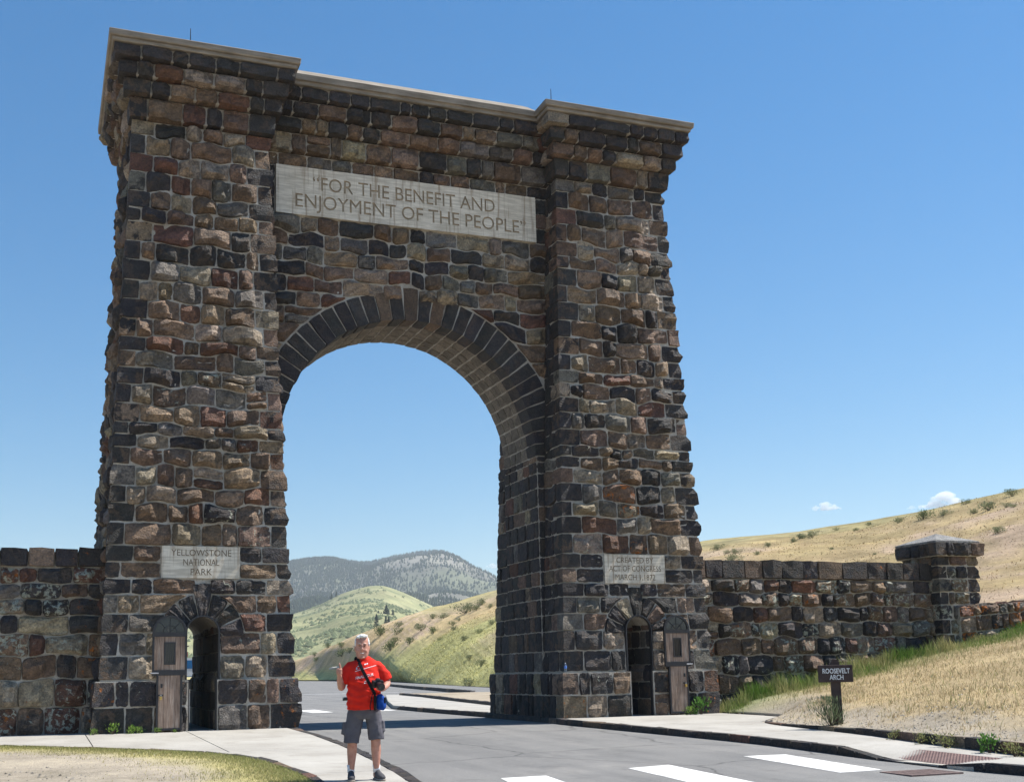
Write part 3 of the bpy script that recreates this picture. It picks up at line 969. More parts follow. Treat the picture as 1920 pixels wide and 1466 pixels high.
    for s in (-1, 1): j.box(*sorted((c2 + s * (DOOR_HW + .004), c2 + s * (DOOR_HW - .03))), .06, .16, 1.06, DOOR_SP)
    for i in range(14):
        a0, a1 = math.pi * i / 14, math.pi * (i + 1) / 14
        ro_, ri_ = DOOR_HW + .004, DOOR_HW - .03
        j.prism([(c2 + ro_ * math.cos(a0), .06, DOOR_SP + ro_ * math.sin(a0)), (c2 + ri_ * math.cos(a0), .06, DOOR_SP + ri_ * math.sin(a0)),
                 (c2 + ri_ * math.cos(a1), .06, DOOR_SP + ri_ * math.sin(a1)), (c2 + ro_ * math.cos(a1), .06, DOOR_SP + ro_ * math.sin(a1))], (0, .10, 0))
    j.build("doorway_lining", M_IRON, root)
    return root
build_door(-1)
build_door(1)

# ================================================================== SIDE WALLS
def wall_lichen(x, z, r):
    return (r.choice((0, 0, 0, .3, .45)), r.choice((0, 0, .25, .4, .6, .7)))

def build_wall(name, label, x0, x1, y, thick, rows, zb, seed, xvis=None, coping=(.4, .06), lich=True, avg=.55, prot=(.09, .22)):
    rng = random.Random(seed)
    mb = MB(); mb.box(x0, x1, y + .035, y + thick, zb, rows[-1] - .03)
    w = mb.build(name, M_MORTAR)
    tag(w, label, "wall")
    jn = Joined()
    sf = lambda x, q: np.stack([x, 0 * q + y, q], axis=1)
    wig = [wiggler(seed * 10 + i, .06) for i in range(len(rows))]
    for i in range(len(rows) - 1):
        a, b = rows[i], rows[i + 1]
        last = i == len(rows) - 2
        za = (lambda x, a=a, i=i: a + wig[i](x)) if 0 < i else const(a)
        zz = (lambda x, b=b, i=i: b + wig[i + 1](x)) if not last else const(b)
        if last:      # coping stones run over the top
            cuts = split(rng, x0, x1, .62, .3)
            for xa, xb in zip(cuts[:-1], cuts[1:]):
                L2 = (b - a) + thick + .1; uc = (b - a) / L2
                def P(u, v, xa=xa, xb=xb, a=a, b=b, L2=L2):
                    s = u * L2
                    q = np.where(s < b - a, a + s, b)
                    yy = np.where(s < b - a, y - .05, y - .05 + (s - (b - a)))
                    return np.stack([xa + (xb - xa) * v, yy, q], axis=1)
                def nr(u, v, uc=uc):
                    o = np.zeros((len(u), 3))
                    o[:, 1] = np.where(u <= uc + 1e-6, -1, 0); o[:, 2] = np.where(u >= uc - 1e-6, 1, 0)
                    return o
                vis = xvis is None or (xa > xvis[0] and xb < xvis[1])
                stone(rng, P, nr, L2, xb - xa, w, name="coping_stone", prot=rng.uniform(.025, .05), edge=.02, gap=.003, ucorner=uc, rnd=.03, rough=.028,
                      tint=pick_tint(rng, .6), lich=(rng.choice((0, .2, .4)), rng.uniform(0, .3)), joined=None if vis else jn, nu=8, nv=5)
            continue
        if xvis is None:
            parts = [(x0, x1, None)]
        else:
            parts = [(x0, xvis[0], jn), (xvis[0], xvis[1], None), (xvis[1], x1, jn)]
        for pa, pb, j in parts:
            if pb - pa < .2: continue
            fill_row(rng, sf, (0, -1, 0), const(pa), const(pb), za, zz, .5 * (a + b), w, avg=avg, prot=prot, name="stone", joined=j, lichf=wall_lichen if lich else None, gap=.006, inner=-.06, rnd=.045, tintf=lambda r: pick_tint(r, .2))
    jn.build("rough_facing", w)
    return w

wall_l = build_wall("stone_wall", "dark basalt wall running left from the arch along the pavement", -17.0, -7.05, .75, .8,
                    [-.05, .55, 1.12, 1.60, 2.04, 2.42, 2.78, 3.10, 3.45, 3.80], -.3, 31, xvis=(-10.6, -7.05), avg=.60)
wall_r = build_wall("stone_wall", "dark lichen-spotted basalt wall running right from the arch to a capped pillar", 7.0, 15.0, .90, .8,
                    [-.1, .45, .92, 1.40, 1.85, 2.25, 2.66, 3.02, 3.38, 3.82], -.3, 33, avg=.55)

def build_pillar():
    rng = random.Random(61)
    x0, x1, y0, y1 = 14.95, 16.25, .57, 1.9
    root = MB(); root.box(x0, x1, y0, y1, .2, 4.0)
    p = root.build("stone_pillar", M_MORTAR)
    tag(p, "square basalt pillar with a pyramid cap at the end of the right wall", "pillar")
    rows = [1.0, 1.45, 1.9, 2.3, 2.7, 3.05, 3.42, 3.78, 4.06]
    for i in range(len(rows) - 1):
        a, b = rows[i], rows[i + 1]
        l1 = .40 if i % 2 else .28
        corner_stone(rng, -1, .5 * (x0 + x1), const(.5 * (x1 - x0)), const(y0), a, b, .62 - l1, l1, p, name="corner_stone", prot=.06, dark=.7, lich=wall_lichen(0, 0, rng))
        corner_stone(rng, 1, .5 * (x0 + x1), const(.5 * (x1 - x0)), const(y0), a, b, .3, .3, p, name="corner_stone", prot=.06, dark=.7, lich=wall_lichen(0, 0, rng))
        fill_row(rng, lambda x, q: np.stack([x, 0 * q + y0, q], axis=1), (0, -1, 0), const(x0 + l1), const(x1 - .3), const(a), const(b), .5 * (a + b), p, avg=.42, prot=(.05, .12), name="stone", lichf=wall_lichen)
        fill_row(rng, lambda y, q: np.stack([0 * q + x0, y, q], axis=1), (-1, 0, 0), const(y0 + .62 - l1), const(y1), const(a), const(b), .5 * (a + b), p, avg=.42, prot=(.05, .12), name="stone", lichf=wall_lichen)
    # projecting cap course
    o = .14
    xc = .5 * (x0 + x1); h = .5 * (x1 - x0) + o
    mbk = MB(); mbk.box(x0 - o + .04, x1 + o - .04, y0 - o + .04, y1 + o, 4.04, 4.42)
    cc = mbk.build("cap_course", M_MORTAR, p)
    for s in (-1, 1):
        corner_stone(rng, s, xc, const(h), const(y0 - o), 4.05, 4.42, .34, .36, cc, name="stone", prot=.06, dark=.9)
    fill_row(rng, lambda x, q: np.stack([x, 0 * q + y0 - o, q], axis=1), (0, -1, 0), const(xc - h + .36), const(xc + h - .36), const(4.05), const(4.42), 4.2, cc, avg=.42, prot=(.05, .1), name="stone", tintf=lambda r: pick_tint(r, .9))
    fill_row(rng, lambda y, q: np.stack([0 * q + xc - h, y, q], axis=1), (-1, 0, 0), const(y0 - o + .34), const(y1 + o), const(4.05), const(4.42), 4.2, cc, avg=.42, prot=(.05, .1), name="stone", tintf=lambda r: pick_tint(r, .9))
    t = MB()
    xa, xb, ya, yb = x0 - o + .02, x1 + o - .02, y0 - o + .02, y1 + o
    t.add([(xa, ya, 4.42), (xb, ya, 4.42), (xb, yb, 4.42), (xa, yb, 4.42), (xa, ya, 4.47), (xb, ya, 4.47), (xb, yb, 4.47), (xa, yb, 4.47), (xc, .5 * (ya + yb), 4.76)],
          [(0, 1, 5, 4), (1, 2, 6, 5), (2, 3, 7, 6), (3, 0, 4, 7), (4, 5, 8), (5, 6, 8), (6, 7, 8), (7, 4, 8)])
    top = t.build("pyramid_cap", M_STONE, p)
    paint(top.data, np.tile((.30, .29, .275, 1), (9, 1)), np.tile((0, .45, .3, 1), (9, 1)))
    return p
build_pillar()

def build_low_wall():
    rng = random.Random(62)
    x0, x1, y = 15.45, 23.0, .42
    zt = lambda x: 2.62 + .075 * (x - 15.4)
    mb = MB()
    mb.hexa([(x0, y + .02, .8), (x1, y + .02, .8), (x1, y + .5, .8), (x0, y + .5, .8)], [(x0, y + .02, zt(x0) - .03), (x1, y + .02, zt(x1) - .03), (x1, y + .5, zt(x1) - .03), (x0, y + .5, zt(x0) - .03)])
    w = mb.build("low_stone_wall", M_MORTAR)
    tag(w, "low fieldstone wall with rounded top beyond the capped pillar", "wall")
    ks = [1.05, .70, .28, 0.0]
    for i in range(3):
        zl = lambda x, i=i: zt(x) - ks[i]; zh = lambda x, i=i: zt(x) - ks[i + 1]
        fill_row(rng, lambda x, q: np.stack([x, 0 * q + y, q], axis=1), (0, -1, 0), const(x0), const(x1), zl, zh, float(zt(19)) - ks[i] + .15, w, avg=.36, prot=(.05, .12), name="stone", lichf=lambda x, q, r: (r.choice((0, .5, .75)), r.uniform(0, .3)))
    cuts = split(rng, x0, x1, .38, .3)
    for xa, xb in zip(cuts[:-1], cuts[1:]):
        P = lambda u, v, xa=xa, xb=xb: np.stack([xa + (xb - xa) * u, y - .02 + .54 * v, zt(xa + (xb - xa) * u) - .02], axis=1)
        stone(rng, P, (0, 0, 1), xb - xa, .54, w, name="coping_stone", prot=.06, tint=pick_tint(rng), rnd=.06)
    return w
build_low_wall()

# ================================================================== GROUND, ROAD, PAVEMENTS
def make_ground_mat(name, cols, scales=(.25, 2.5, 14), bstr=.5, bdist=.05, attr=None):
    """cols: three colours dark / mid / light"""
    m, nt, b = new_mat(name, rough=.95, spec=.1)
    co = objco(nt)
    n1 = noise_node(nt, co, scales[0], 6, .6); n2 = noise_node(nt, co, scales[1], 6, .65); n3 = noise_node(nt, co, scales[2], 5, .7)
    s = math_node(nt, 'ADD', math_node(nt, 'MULTIPLY', n1.outputs[0], .45), math_node(nt, 'ADD', math_node(nt, 'MULTIPLY', n2.outputs[0], .3), math_node(nt, 'MULTIPLY', n3.outputs[0], .25)))
    r = ramp(nt, s, [(.38, cols[0]), (.5, cols[1]), (.62, cols[2])])
    c = r.outputs[0]
    if attr:
        a = N(nt, "ShaderNodeVertexColor", layer_name=attr).outputs[0]
        c = mixc(nt, 1.0, a, ramp(nt, s, [(.36, (.55, .55, .5)), (.5, (1, 1, 1)), (.64, (1.4, 1.38, 1.3))]).outputs[0], 'MULTIPLY')
    nt.links.new(c, b.inputs["Base Color"])
    bump(nt, b, math_node(nt, 'ADD', n2.outputs[0], n3.outputs[0]), bstr, bdist)
    return m

def make_asphalt():
    m, nt, b = new_mat("worn_asphalt", rough=.9, spec=.25)
    co = objco(nt)
    n1 = noise_node(nt, co, .35, 5, .6); n2 = noise_node(nt, co, 120, 3, .6)
    mp = N(nt, "ShaderNodeMapping"); mp.inputs["Scale"].default_value = (1.4, .08, 1); nt.links.new(co, mp.inputs[0])
    n3 = noise_node(nt, mp.outputs[0], 1.2, 4, .6)
    s = math_node(nt, 'ADD', math_node(nt, 'MULTIPLY', n1.outputs[0], .5), math_node(nt, 'MULTIPLY', n3.outputs[0], .5))
    r = ramp(nt, s, [(.35, (.13, .129, .128)), (.5, (.175, .172, .168)), (.68, (.22, .213, .203))])
    c = mixc(nt, 1.0, r.outputs[0], ramp(nt, n2.outputs[0], [(.3, (.6, .6, .6)), (.5, (1, 1, 1)), (.7, (1.5, 1.48, 1.42))]).outputs[0], 'MULTIPLY')
    # hairline cracks
    vo = N(nt, "ShaderNodeTexVoronoi", feature='DISTANCE_TO_EDGE'); vo.inputs["Scale"].default_value = .32
    nw = noise_node(nt, co, 1.2, 4); mx = mixc(nt, .35, co, nw.outputs[1])
    nt.links.new(mx, vo.inputs["Vector"])
    fc = ramp(nt, vo.outputs[0], [(.0, (.35, .35, .35)), (.009, (1, 1, 1))])
    c = mixc(nt, .8, c, fc.outputs[0], 'MULTIPLY')
    # oil drips, patched spots
    n5 = noise_node(nt, co, 1.7, 6, .6); f5 = math_node(nt, 'MULTIPLY', ramp(nt, n5.outputs[0], [(.60, (0, 0, 0)), (.70, (1, 1, 1))]).outputs[0], .38)
    c = mixc(nt, f5, c, (.085, .083, .082))
    n6 = noise_node(nt, co, .9, 7, .7); f6 = math_node(nt, 'MULTIPLY', ramp(nt, n6.outputs[0], [(.56, (0, 0, 0)), (.72, (1, 1, 1))]).outputs[0], .35)
    c = mixc(nt, f6, c, (.30, .285, .26))
    nt.links.new(c, b.inputs["Base Color"])
    bump(nt, b, n2.outputs[0], .35, .01)
    return m
M_ASPHALT = make_asphalt()
def make_paving():
    m, nt, b = new_mat("pale_concrete_paving", rough=.9, spec=.2)
    co = objco(nt)
    n1 = noise_node(nt, co, .7, 6, .6); n2 = noise_node(nt, co, 45, 4, .6)
    r = ramp(nt, n1.outputs[0], [(.3, (.31, .29, .26)), (.55, (.39, .37, .335)), (.75, (.44, .42, .385))])
    c = mixc(nt, 1.0, r.outputs[0], ramp(nt, n2.outputs[0], [(.3, (.85, .85, .85)), (.7, (1.08, 1.08, 1.07))]).outputs[0], 'MULTIPLY')
    n3 = noise_node(nt, co, 2.6, 4, .6)
    f3 = math_node(nt, 'MULTIPLY', ramp(nt, n3.outputs[0], [(.55, (0, 0, 0)), (.72, (1, 1, 1))]).outputs[0], .5)
    c = mixc(nt, f3, c, (.25, .225, .19))
    nt.links.new(c, b.inputs["Base Color"])
    bump(nt, b, n2.outputs[0], .2, .006)
    return m
M_PAVE = make_paving()
M_SOIL = make_ground_mat("dry_soil", ((.20, .16, .115), (.33, .275, .205), (.42, .37, .29)), (.3, 3, 20))
M_DIRT = make_ground_mat("dry_turf", ((.2, .2, .2), (.3, .3, .3), (.4, .4, .4)), (.4, 3.5, 22), .7, .05, attr="turf")

g = MB()
ys = [-4500, -60, -20, 0.0, 4.6, 60, 400, 1200, 4900]; xs = [-4500, -60, -20, -7.5, 7.0, 30, 400, 1200, 4900]
def ground_z(x, y):
    if y > 4: return -.32
    return gz(max(y, -60)) - .34
vs = [(x, y, ground_z(x, y)) for y in ys for x in xs]; nx_ = len(xs)
g.add(vs, [(j * nx_ + i, j * nx_ + i + 1, (j + 1) * nx_ + i + 1, (j + 1) * nx_ + i) for j in range(len(ys) - 1) for i in range(nx_ - 1)])
tag(g.build("ground", M_SOIL), kind="structure")

road = MB()
strips = [(-60, -9, 9), (-20, -9, 9), (0, -9, 9), (4.6, -9, 9), (4.62, -14, 4.6), (10.6, -14, 5.0), (15, -15, 6.5), (26, -15, 11.5), (36, -14, 14.6), (50, -8, 17.6), (68, 2, 21.2), (110, 16, 30.5), (193, 34, 47.3), (300, 60, 74)]
vs = []
for y, a, b in strips:
    z_ = gz(y) - .12
    for k in range(13): vs.append((a + (b - a) * k / 12, y, z_))
fs = [(j * 13 + i, j * 13 + i + 1, (j + 1) * 13 + i + 1, (j + 1) * 13 + i) for j in range(len(strips) - 1) for i in range(12)]
road.add(vs, fs)
tag(road.build("road", M_ASPHALT), kind="structure")

def make_paint():
    m, nt, b = new_mat("worn_white_road_paint", rough=.75, spec=.3)
    co = objco(nt)
    n1 = noise_node(nt, co, 55, 5, .7); n2 = noise_node(nt, co, 2.2, 4, .6)
    s_ = math_node(nt, 'ADD', math_node(nt, 'MULTIPLY', n1.outputs[0], .6), math_node(nt, 'MULTIPLY', n2.outputs[0], .4))
    r = ramp(nt, s_, [(.38, (.22, .215, .21)), (.445, (.62, .61, .58)), (.60, (.72, .71, .68))])
    nt.links.new(r.outputs[0], b.inputs["Base Color"])
    bump(nt, b, n1.outputs[0], .3, .006)
    return m
M_PAINT = make_paint()
def stripe(pts, label, z=-.116):
    mb = MB(); mb.add([(x, y, gz(y) + z) for x, y in pts] + [(x, y, gz(y) + z - .003) for x, y in pts], [(0, 1, 2, 3), (4, 7, 6, 5), (0, 4, 5, 1), (1, 5, 6, 2), (2, 6, 7, 3), (3, 7, 4, 0)])
    o = mb.build("crosswalk_stripe", M_PAINT)
    tag(o, label, "road marking", "white crosswalk stripes")
stripe([(1.72, -11.45), (2.46, -11.4), (2.74, -8.88), (1.98, -8.84)], "white crosswalk stripe nearest the right kerb")
stripe([(-.72, -12.1), (.05, -12.05), (.26, -9.5), (-.50, -9.68)], "white crosswalk stripe second from the right kerb")
stripe([(-3.1, -12.7), (-2.3, -12.65), (-1.95, -10.05), (-2.62, -10.08)], "white crosswalk stripe nearest the man, cut by the bottom of the picture")
stripe([(.15, 12.8), (.86, 12.9), (1.0, 16.2), (.28, 16.0)], "white crosswalk stripe on the road beyond the arch, beside the left tower")
stripe([(2.35, 12.8), (3.06, 12.9), (3.2, 16.2), (2.48, 16.0)], "white crosswalk stripe beyond the arch, behind the man's bag")
stripe([(-4, 50.5), (15.5, 49.5), (15.5, 49.8), (-4, 50.8)], "thin white line across the far road beyond the arch")

def clip_poly(poly, a, b, c):
    """keep a*x + b*y >= c"""
    out = []
    for i in range(len(poly)):
        p, q = poly[i], poly[(i + 1) % len(poly)]
        dp, dq = a * p[0] + b * p[1] - c, a * q[0] + b * q[1] - c
        if dp >= 0: out.append(p)
        if (dp >= 0) != (dq >= 0):
            t = dp / (dp - dq)
            out.append((p[0] + t * (q[0] - p[0]), p[1] + t * (q[1] - p[1])))
    return out

def slab(poly, parent, mat, zt=0.0, th=.16, name="slab"):
    if len(poly) < 3: return
    n = len(poly)
    ar = sum(poly[i][0] * poly[(i+1) % n][1] - poly[(i+1) % n][0] * poly[i][1] for i in range(n))
    if ar < 0: poly = poly[::-1]
    mb = MB()
    top = [(x, y, gz(y) + zt) for x, y in poly]; bot = [(x, y, gz(y) + zt - th) for x, y in poly]
    mb.add(top + bot, [tuple(range(n)), tuple(range(n, 2 * n))[::-1]] + [(i, n + i, n + (i + 1) % n, (i + 1) % n) for i in range(n)])
    return mb.build(name, mat, parent)

KW = .17
RK = [(2.93, 0.0), (2.95, -.8), (3.2, -3.4), (3.47, -6.0), (3.52, -7.4), (3.42, -9.2), (3.30, -10.2), (3.32, -11.9), (3.53, -12.7), (3.75, -15), (4.1, -20), (4.4, -26)]   # road face of the right kerb
RB = [(7.4, 0.0), (7.6, -1.2), (7.62, -2.0), (6.9, -2.75), (6.15, -3.35), (5.78, -4.3), (5.62, -6.05), (5.45, -7.6), (4.98, -9.56), (4.62, -11.8), (4.55, -14), (4.75, -18), (5.2, -26)]  # lawn edge
LK = [(-3.22, 0.0), (-3.22, -2.3), (-3.36, -5.0), (-3.56, -7.25), (-3.84, -9.76), (-4.04, -11.1), (-4.5, -14), (-5.2, -18), (-6.4, -26)]
LG = [(-17, .4), (-13, -.9), (-10.6, -1.6), (-9.04, -2.35), (-7.3, -3.92), (-6.3, -5.0), (-5.77, -5.77), (-5.42, -6.6), (-5.27, -7.62), (-5.18, -9.32), (-5.24, -10.53), (-5.55, -13), (-6.2, -18), (-7.0, -26)]
def offset(poly, d):
    out = []
    for i, p in enumerate(poly):
        a = Vector(poly[max(i - 1, 0)]); b = Vector(poly[min(i + 1, len(poly) - 1)])
        t = (b - a).normalized(); out.append((p[0] - t.y * d, p[1] + t.x * d))
    return out
pv_r = tag(empty("pavement"), kind="structure")
outline = offset(RK, KW) + RB[::-1]
cuts_y = [0.01, -3.2, -6.4, -9.6, -13, -17, -26]
for a, b in zip(cuts_y[:-1], cuts_y[1:]):
    p = clip_poly(clip_poly(outline, 0, 1, b + .006), 0, -1, -a + .006)
    if b < -9 and a > -14:          # leave out the dropped part at the crossing
        for lo, hi, xm in ((-26, -12.35, 0), (-12.35, -9.35, 4.25), (-9.35, 1, 0)):
            q = clip_poly(clip_poly(clip_poly(p, 0, 1, lo), 0, -1, -hi), 1, 0, xm)
            slab(q, pv_r, M_PAVE)
    else:
        slab(p, pv_r, M_PAVE)
_kx = lambda y: float(np.interp(-y, [-q[1] for q in RK], [q[0] for q in RK])) + KW
_drop = lambda y: .10 * max(0.0, min(1.0, (y + 12.35) / .9, (-9.35 - y) / 1.2))
mb = MB(); _ry = np.linspace(-12.35, -9.35, 25); _rv = []
for y in _ry:
    for t in np.linspace(0, 1, 6):
        x = _kx(y) + (4.25 - _kx(y)) * t
        _rv.append((x, y, gz(y) - _drop(y) * (1 - t)))
mb.add(_rv, [(j * 6 + i, j * 6 + i + 1, (j + 1) * 6 + i + 1, (j + 1) * 6 + i) for j in range(24) for i in range(5)])
mb.build("ramp_slab", M_PAVE, pv_r)
pv_l = tag(empty("pavement"), kind="structure")
outl = LG + offset(LK, -KW)[::-1] + [(-3.3, 0.0), (-17, 0.0)]
outl = offset(LG, .12) + offset(LK, -KW)[::-1] + [(-17, 0.0)]
outl = [q for q in outl if q[1] <= 0.0 or q[0] < -16]
regs = [((1, 0, -5.49), (0, 1, -5.6)), ((-1, 0, 5.51), (1, 0, -7.49), (0, 1, -5.6)), ((-1, 0, 7.51),), ((0, -1, 5.612), (0, 1, -9.5)), ((0, -1, 9.512), (0, 1, -13.5)), ((0, -1, 13.51), (0, 1, -26))]
for rg in regs:
    p = outl
    for h in rg: p = clip_poly(p, *h)
    p = clip_poly(p, 0, -1, 0.0)
    slab(p, pv_l, M_PAVE)
slab([(-17, .005), (-3.3, .005), (-3.3, .0), (-3.3, 1.0), (-17, 1.0)], pv_l, M_PAVE)          # strip under the wall foot
for s in (-1, 1):                                                        # floors of the two passages
    slab([(DOOR_C[s] - .31, .005), (DOOR_C[s] + .31, .005), (DOOR_C[s] + .31, 4.7), (DOOR_C[s] - .31, 4.7)], pv_l if s < 0 else pv_r, M_PAVE, zt=-.003)
# pavement and walk beyond the arch on the right
pv_f = tag(empty("pavement"), kind="structure")
slab([(3.32, 4.6), (3.32, 10.6), (3.5, 14.7), (5.2, 21), (9.3, 35), (10.2, 34.6), (8.25, 25), (6.9, 17.5), (5.85, 11.4), (4.9, 7.5), (4.6, 4.6)], pv_f, M_PAVE)
slab([(3.32, .05), (3.32, 4.6), (3.16, 4.6), (3.16, .05)], pv_f, M_PAVE, zt=-.004)

# ---- kerbs: dark stone blocks laid end to end
def make_kerb(name, poly, wdt, top, bot, seed, length=.62, dark=.9, jit=.012):
    """poly: face line; the kerb lies to the right of the direction of travel when wdt > 0"""
    rng = random.Random(seed)
    root = tag(empty(name), kind="structure")
    pts = [Vector(p) for p in poly]
    L = [0.0]
    for a, b in zip(pts[:-1], pts[1:]): L.append(L[-1] + (b - a).length)
    def at(s):
        for i in range(len(pts) - 1):
            if s <= L[i + 1] or i == len(pts) - 2:
                t = (s - L[i]) / (L[i + 1] - L[i]); d = (pts[i + 1] - pts[i]).normalized()
                return pts[i] + (pts[i + 1] - pts[i]) * t, d
    s = 0.0
    while s < L[-1] - .1:
        e = min(L[-1], s + length * rng.uniform(.7, 1.25))
        (p0, d0), (p1, d1) = at(s + .008), at(e - .008)
        n0, n1 = Vector((d0.y, -d0.x)), Vector((d1.y, -d1.x))
        j = lambda: rng.uniform(-jit, jit)
        b0 = [p0, p1, p1 + n1 * wdt, p0 + n0 * wdt]
        lo = [(q.x, q.y, bot(q.y)) for q in b0]; hi = [(q.x + j() * .5, q.y + j() * .5, top(q.y) + j()) for q in b0]
        # mid ring to chamfer the top edge
        c = sum(b0, Vector((0, 0))) / 4
        mid = [(q.x + j() * .5, q.y + j() * .5, top(q.y) - .022 + j() * .5) for q in b0]
        hi = [(h[0] + (c.x - h[0]) * .06, h[1] + (c.y - h[1]) * .06, h[2]) for h in hi]
        mb = MB(); mb.add(lo + mid + hi, [(8, 9, 10, 11)] + [(k, (k + 1) % 4, 4 + (k + 1) % 4, 4 + k) for k in range(4)] + [(4 + k, 4 + (k + 1) % 4, 8 + (k + 1) % 4, 8 + k) for k in range(4)])
        ob = mb.build("kerb_stone", M_STONE, root)
        bm = bmesh.new(); bm.from_mesh(ob.data); bmesh.ops.recalc_face_normals(bm, faces=bm.faces); bm.to_mesh(ob.data); bm.free()
        t = pick_tint(rng, dark)
        paint(ob.data, np.tile((*t, 1), (12, 1)), np.tile((0, .2, .4, 1), (12, 1)))
        s = e
    # mortar bed showing in the joints
    off = offset(poly, -.02 if wdt > 0 else .02); off2 = offset(poly, -wdt + (.02 if wdt > 0 else -.02))
    mb = MB()
    for i in range(len(poly) - 1):
        q = [off[i], off[i + 1], off2[i + 1], off2[i]]
        mb.hexa([(x, y, bot(y)) for x, y in q], [(x, y, top(y) - .03) for x, y in q])
    mb.build("mortar_bed", M_MORTAR, root)
    return root
def ramp_top(y):      # kerb drops at the crossing
    d = 0.0
    if -12.3 < y < -9.3: d = .105 * min(1, (y + 12.3) / .9, (-9.3 - y) / 1.2)
    return gz(y) + .004 - d
make_kerb("kerb", RK, -KW, ramp_top, lambda y: gz(y) - .2, 3)
make_kerb("kerb", LK, KW, lambda y: gz(y) + .004, lambda y: gz(y) - .2, 4)
make_kerb("kerb", [(2.98, 4.6), (2.98, 2.0), (2.95, 0.02)], -KW, lambda y: .004, lambda y: -.2, 5, .5)
make_kerb("kerb", [(3.4, 14.7), (3.2, 10.6), (3.15, 4.62)], -KW, lambda y: .004 - (.1 if y > 13.5 else 0), lambda y: -.2, 6, .7)
make_kerb("kerb", [(-3.0, 4.6), (-3.0, 2.3), (-3.18, 0.02)], KW, lambda y: .004, lambda y: -.2, 7, .5)
def lawn_kerb(y): return .02 + .15 * min(1.0, max(0.0, (-y - 4.0) / 6.5))
make_kerb("lawn_edging", RB, -.16, lambda y: gz(y) + lawn_kerb(y), lambda y: gz(y) - .1, 8, .75, .7)
make_kerb("lawn_edging", LG[2:], -.13, lambda y: gz(y) + .012, lambda y: gz(y) - .1, 9, .7, .35)
make_kerb("kerb", [(9.6, 33.5), (8.45, 25), (7.0, 17.5), (5.95, 11.4), (5.0, 7.5)], -.2, lambda y: .10, lambda y: -.1, 10, .9)
make_kerb("kerb", [(64, 262), (47.3, 193), (30.5, 110), (21.2, 68), (17.6, 50), (14.6, 36), (13.2, 32.5)], -.25, lambda y: .10, lambda y: -.2, 11, 1.4)
slab([(14.7, 36.0), (17.8, 50), (21.4, 68), (30.7, 110), (47.5, 193), (64.2, 262), (69, 262), (51.5, 192), (34, 108.5), (24.6, 67), (20.8, 49), (17.6, 35), (16.2, 31), (13.4, 32.6)], tag(empty("path"), kind="structure"), M_ASPHALT, zt=.07, name="path_surface")

# ---- tactile warning pad and drain grate
M_PAD = simple_mat("brown_tactile_paving", (.21, .135, .12), .8, .3, .2, 5, 60, .2, .004)
pad = empty("tactile_paving_pad", (3.86, -11.0, gz(-11.0) - .046))
tag(pad, "brown tactile warning pad with raised dots at the kerb ramp", "paving pad")
mb = MB(); mb.box(-.33, .33, -.80, .80, -.03, .0); mb.build("base_plate", M_PAD, pad)
dm = MB()
for i in range(11):
    for j in range(27):
        x, y = -.29 + i * .058, -.78 + j * .06
        dm.add([(x - .018, y - .018, 0), (x + .018, y - .018, 0), (x + .018, y + .018, 0), (x - .018, y + .018, 0), (x - .011, y - .011, .008), (x + .011, y - .011, .008), (x + .011, y + .011, .008), (x - .011, y + .011, .008)],
               [(4, 5, 6, 7), (0, 1, 5, 4), (1, 2, 6, 5), (2, 3, 7, 6), (3, 0, 4, 7)])
d_ = dm.build("raised_dots", M_PAD, pad); d_["kind"] = "stuff"
pad.rotation_euler = (math.atan(.018), -math.atan(.10 / .78), R(-2))
M_RUST = simple_mat("rusty_iron", (.17, .115, .10), .75, .4, .35, 12, 50, .3, .005)
gr = empty("drain_grate", (2.62, -11.95, gz(-11.95) - .115))
tag(gr, "rusty slotted drain grate set in the road by the kerb ramp", "drain grate")
mb = MB(); mb.box(-.42, .42, -.30, -.26, -.02, .012); mb.box(-.42, .42, .26, .30, -.02, .012); mb.box(-.42, -.38, -.26, .26, -.02, .012); mb.box(.38, .42, -.26, .26, -.02, .012)
mb.build("frame", M_RUST, gr)
for i in range(9):
    y = -.235 + i * .0585
    mb = MB(); mb.box(-.38, .38, y - .016, y + .016, -.02, .010); mb.build("bar", M_RUST, gr)
mb = MB(); mb.box(-.38, .38, -.26, .26, -.05, -.003); mb.build("pit_shade", M_IRON, gr)  # solid black block just under the bars stands in for shade below
# ================================================================== LAWNS, HILLS, MOUNTAIN
def col_attr(me, arr, name="turf"):
    a = me.color_attributes.new(name, 'FLOAT_COLOR', 'POINT')
    arr = np.asarray(arr, dtype=np.float32)
    if arr.shape[1] == 3: arr = np.hstack([arr, np.ones((len(arr), 1), np.float32)])
    a.data.foreach_set("color", arr.ravel())

def _hash(i, j, seed):
    h = (i.astype(np.int64) * 374761393 + j.astype(np.int64) * 668265263 + int(seed * 1442695041)) & 0xffffffff
    h = ((h ^ (h >> 13)) * 1274126177) & 0xffffffff
    return ((h ^ (h >> 16)) & 0xffff) / 65535.0
def vnoise(x, y, seed):
    i, j = np.floor(x), np.floor(y); u, v = x - i, y - j
    g = []
    for di in (0, 1):
        for dj in (0, 1):
            a = _hash(i + di, j + dj, seed) * 2 * np.pi
            g.append(np.cos(a) * (u - di) + np.sin(a) * (v - dj))
    u = u * u * u * (u * (u * 6 - 15) + 10); v = v * v * v * (v * (v * 6 - 15) + 10)
    return ((g[0] * (1 - v) + g[1] * v) * (1 - u) + (g[2] * (1 - v) + g[3] * v) * u) * 1.5
def fbm(x, y, s, octv=4, seed=0):
    x = np.asarray(x, float); y = np.asarray(y, float)
    out = np.zeros(len(x)); amp = 1.0; tot = 0
    for o in range(octv):
        f = s * 2 ** o
        out += amp * vnoise(x * f + seed * 13.7, y * f - seed * 7.1, seed * 31 + o)
        tot += amp; amp *= .5
    return out / tot

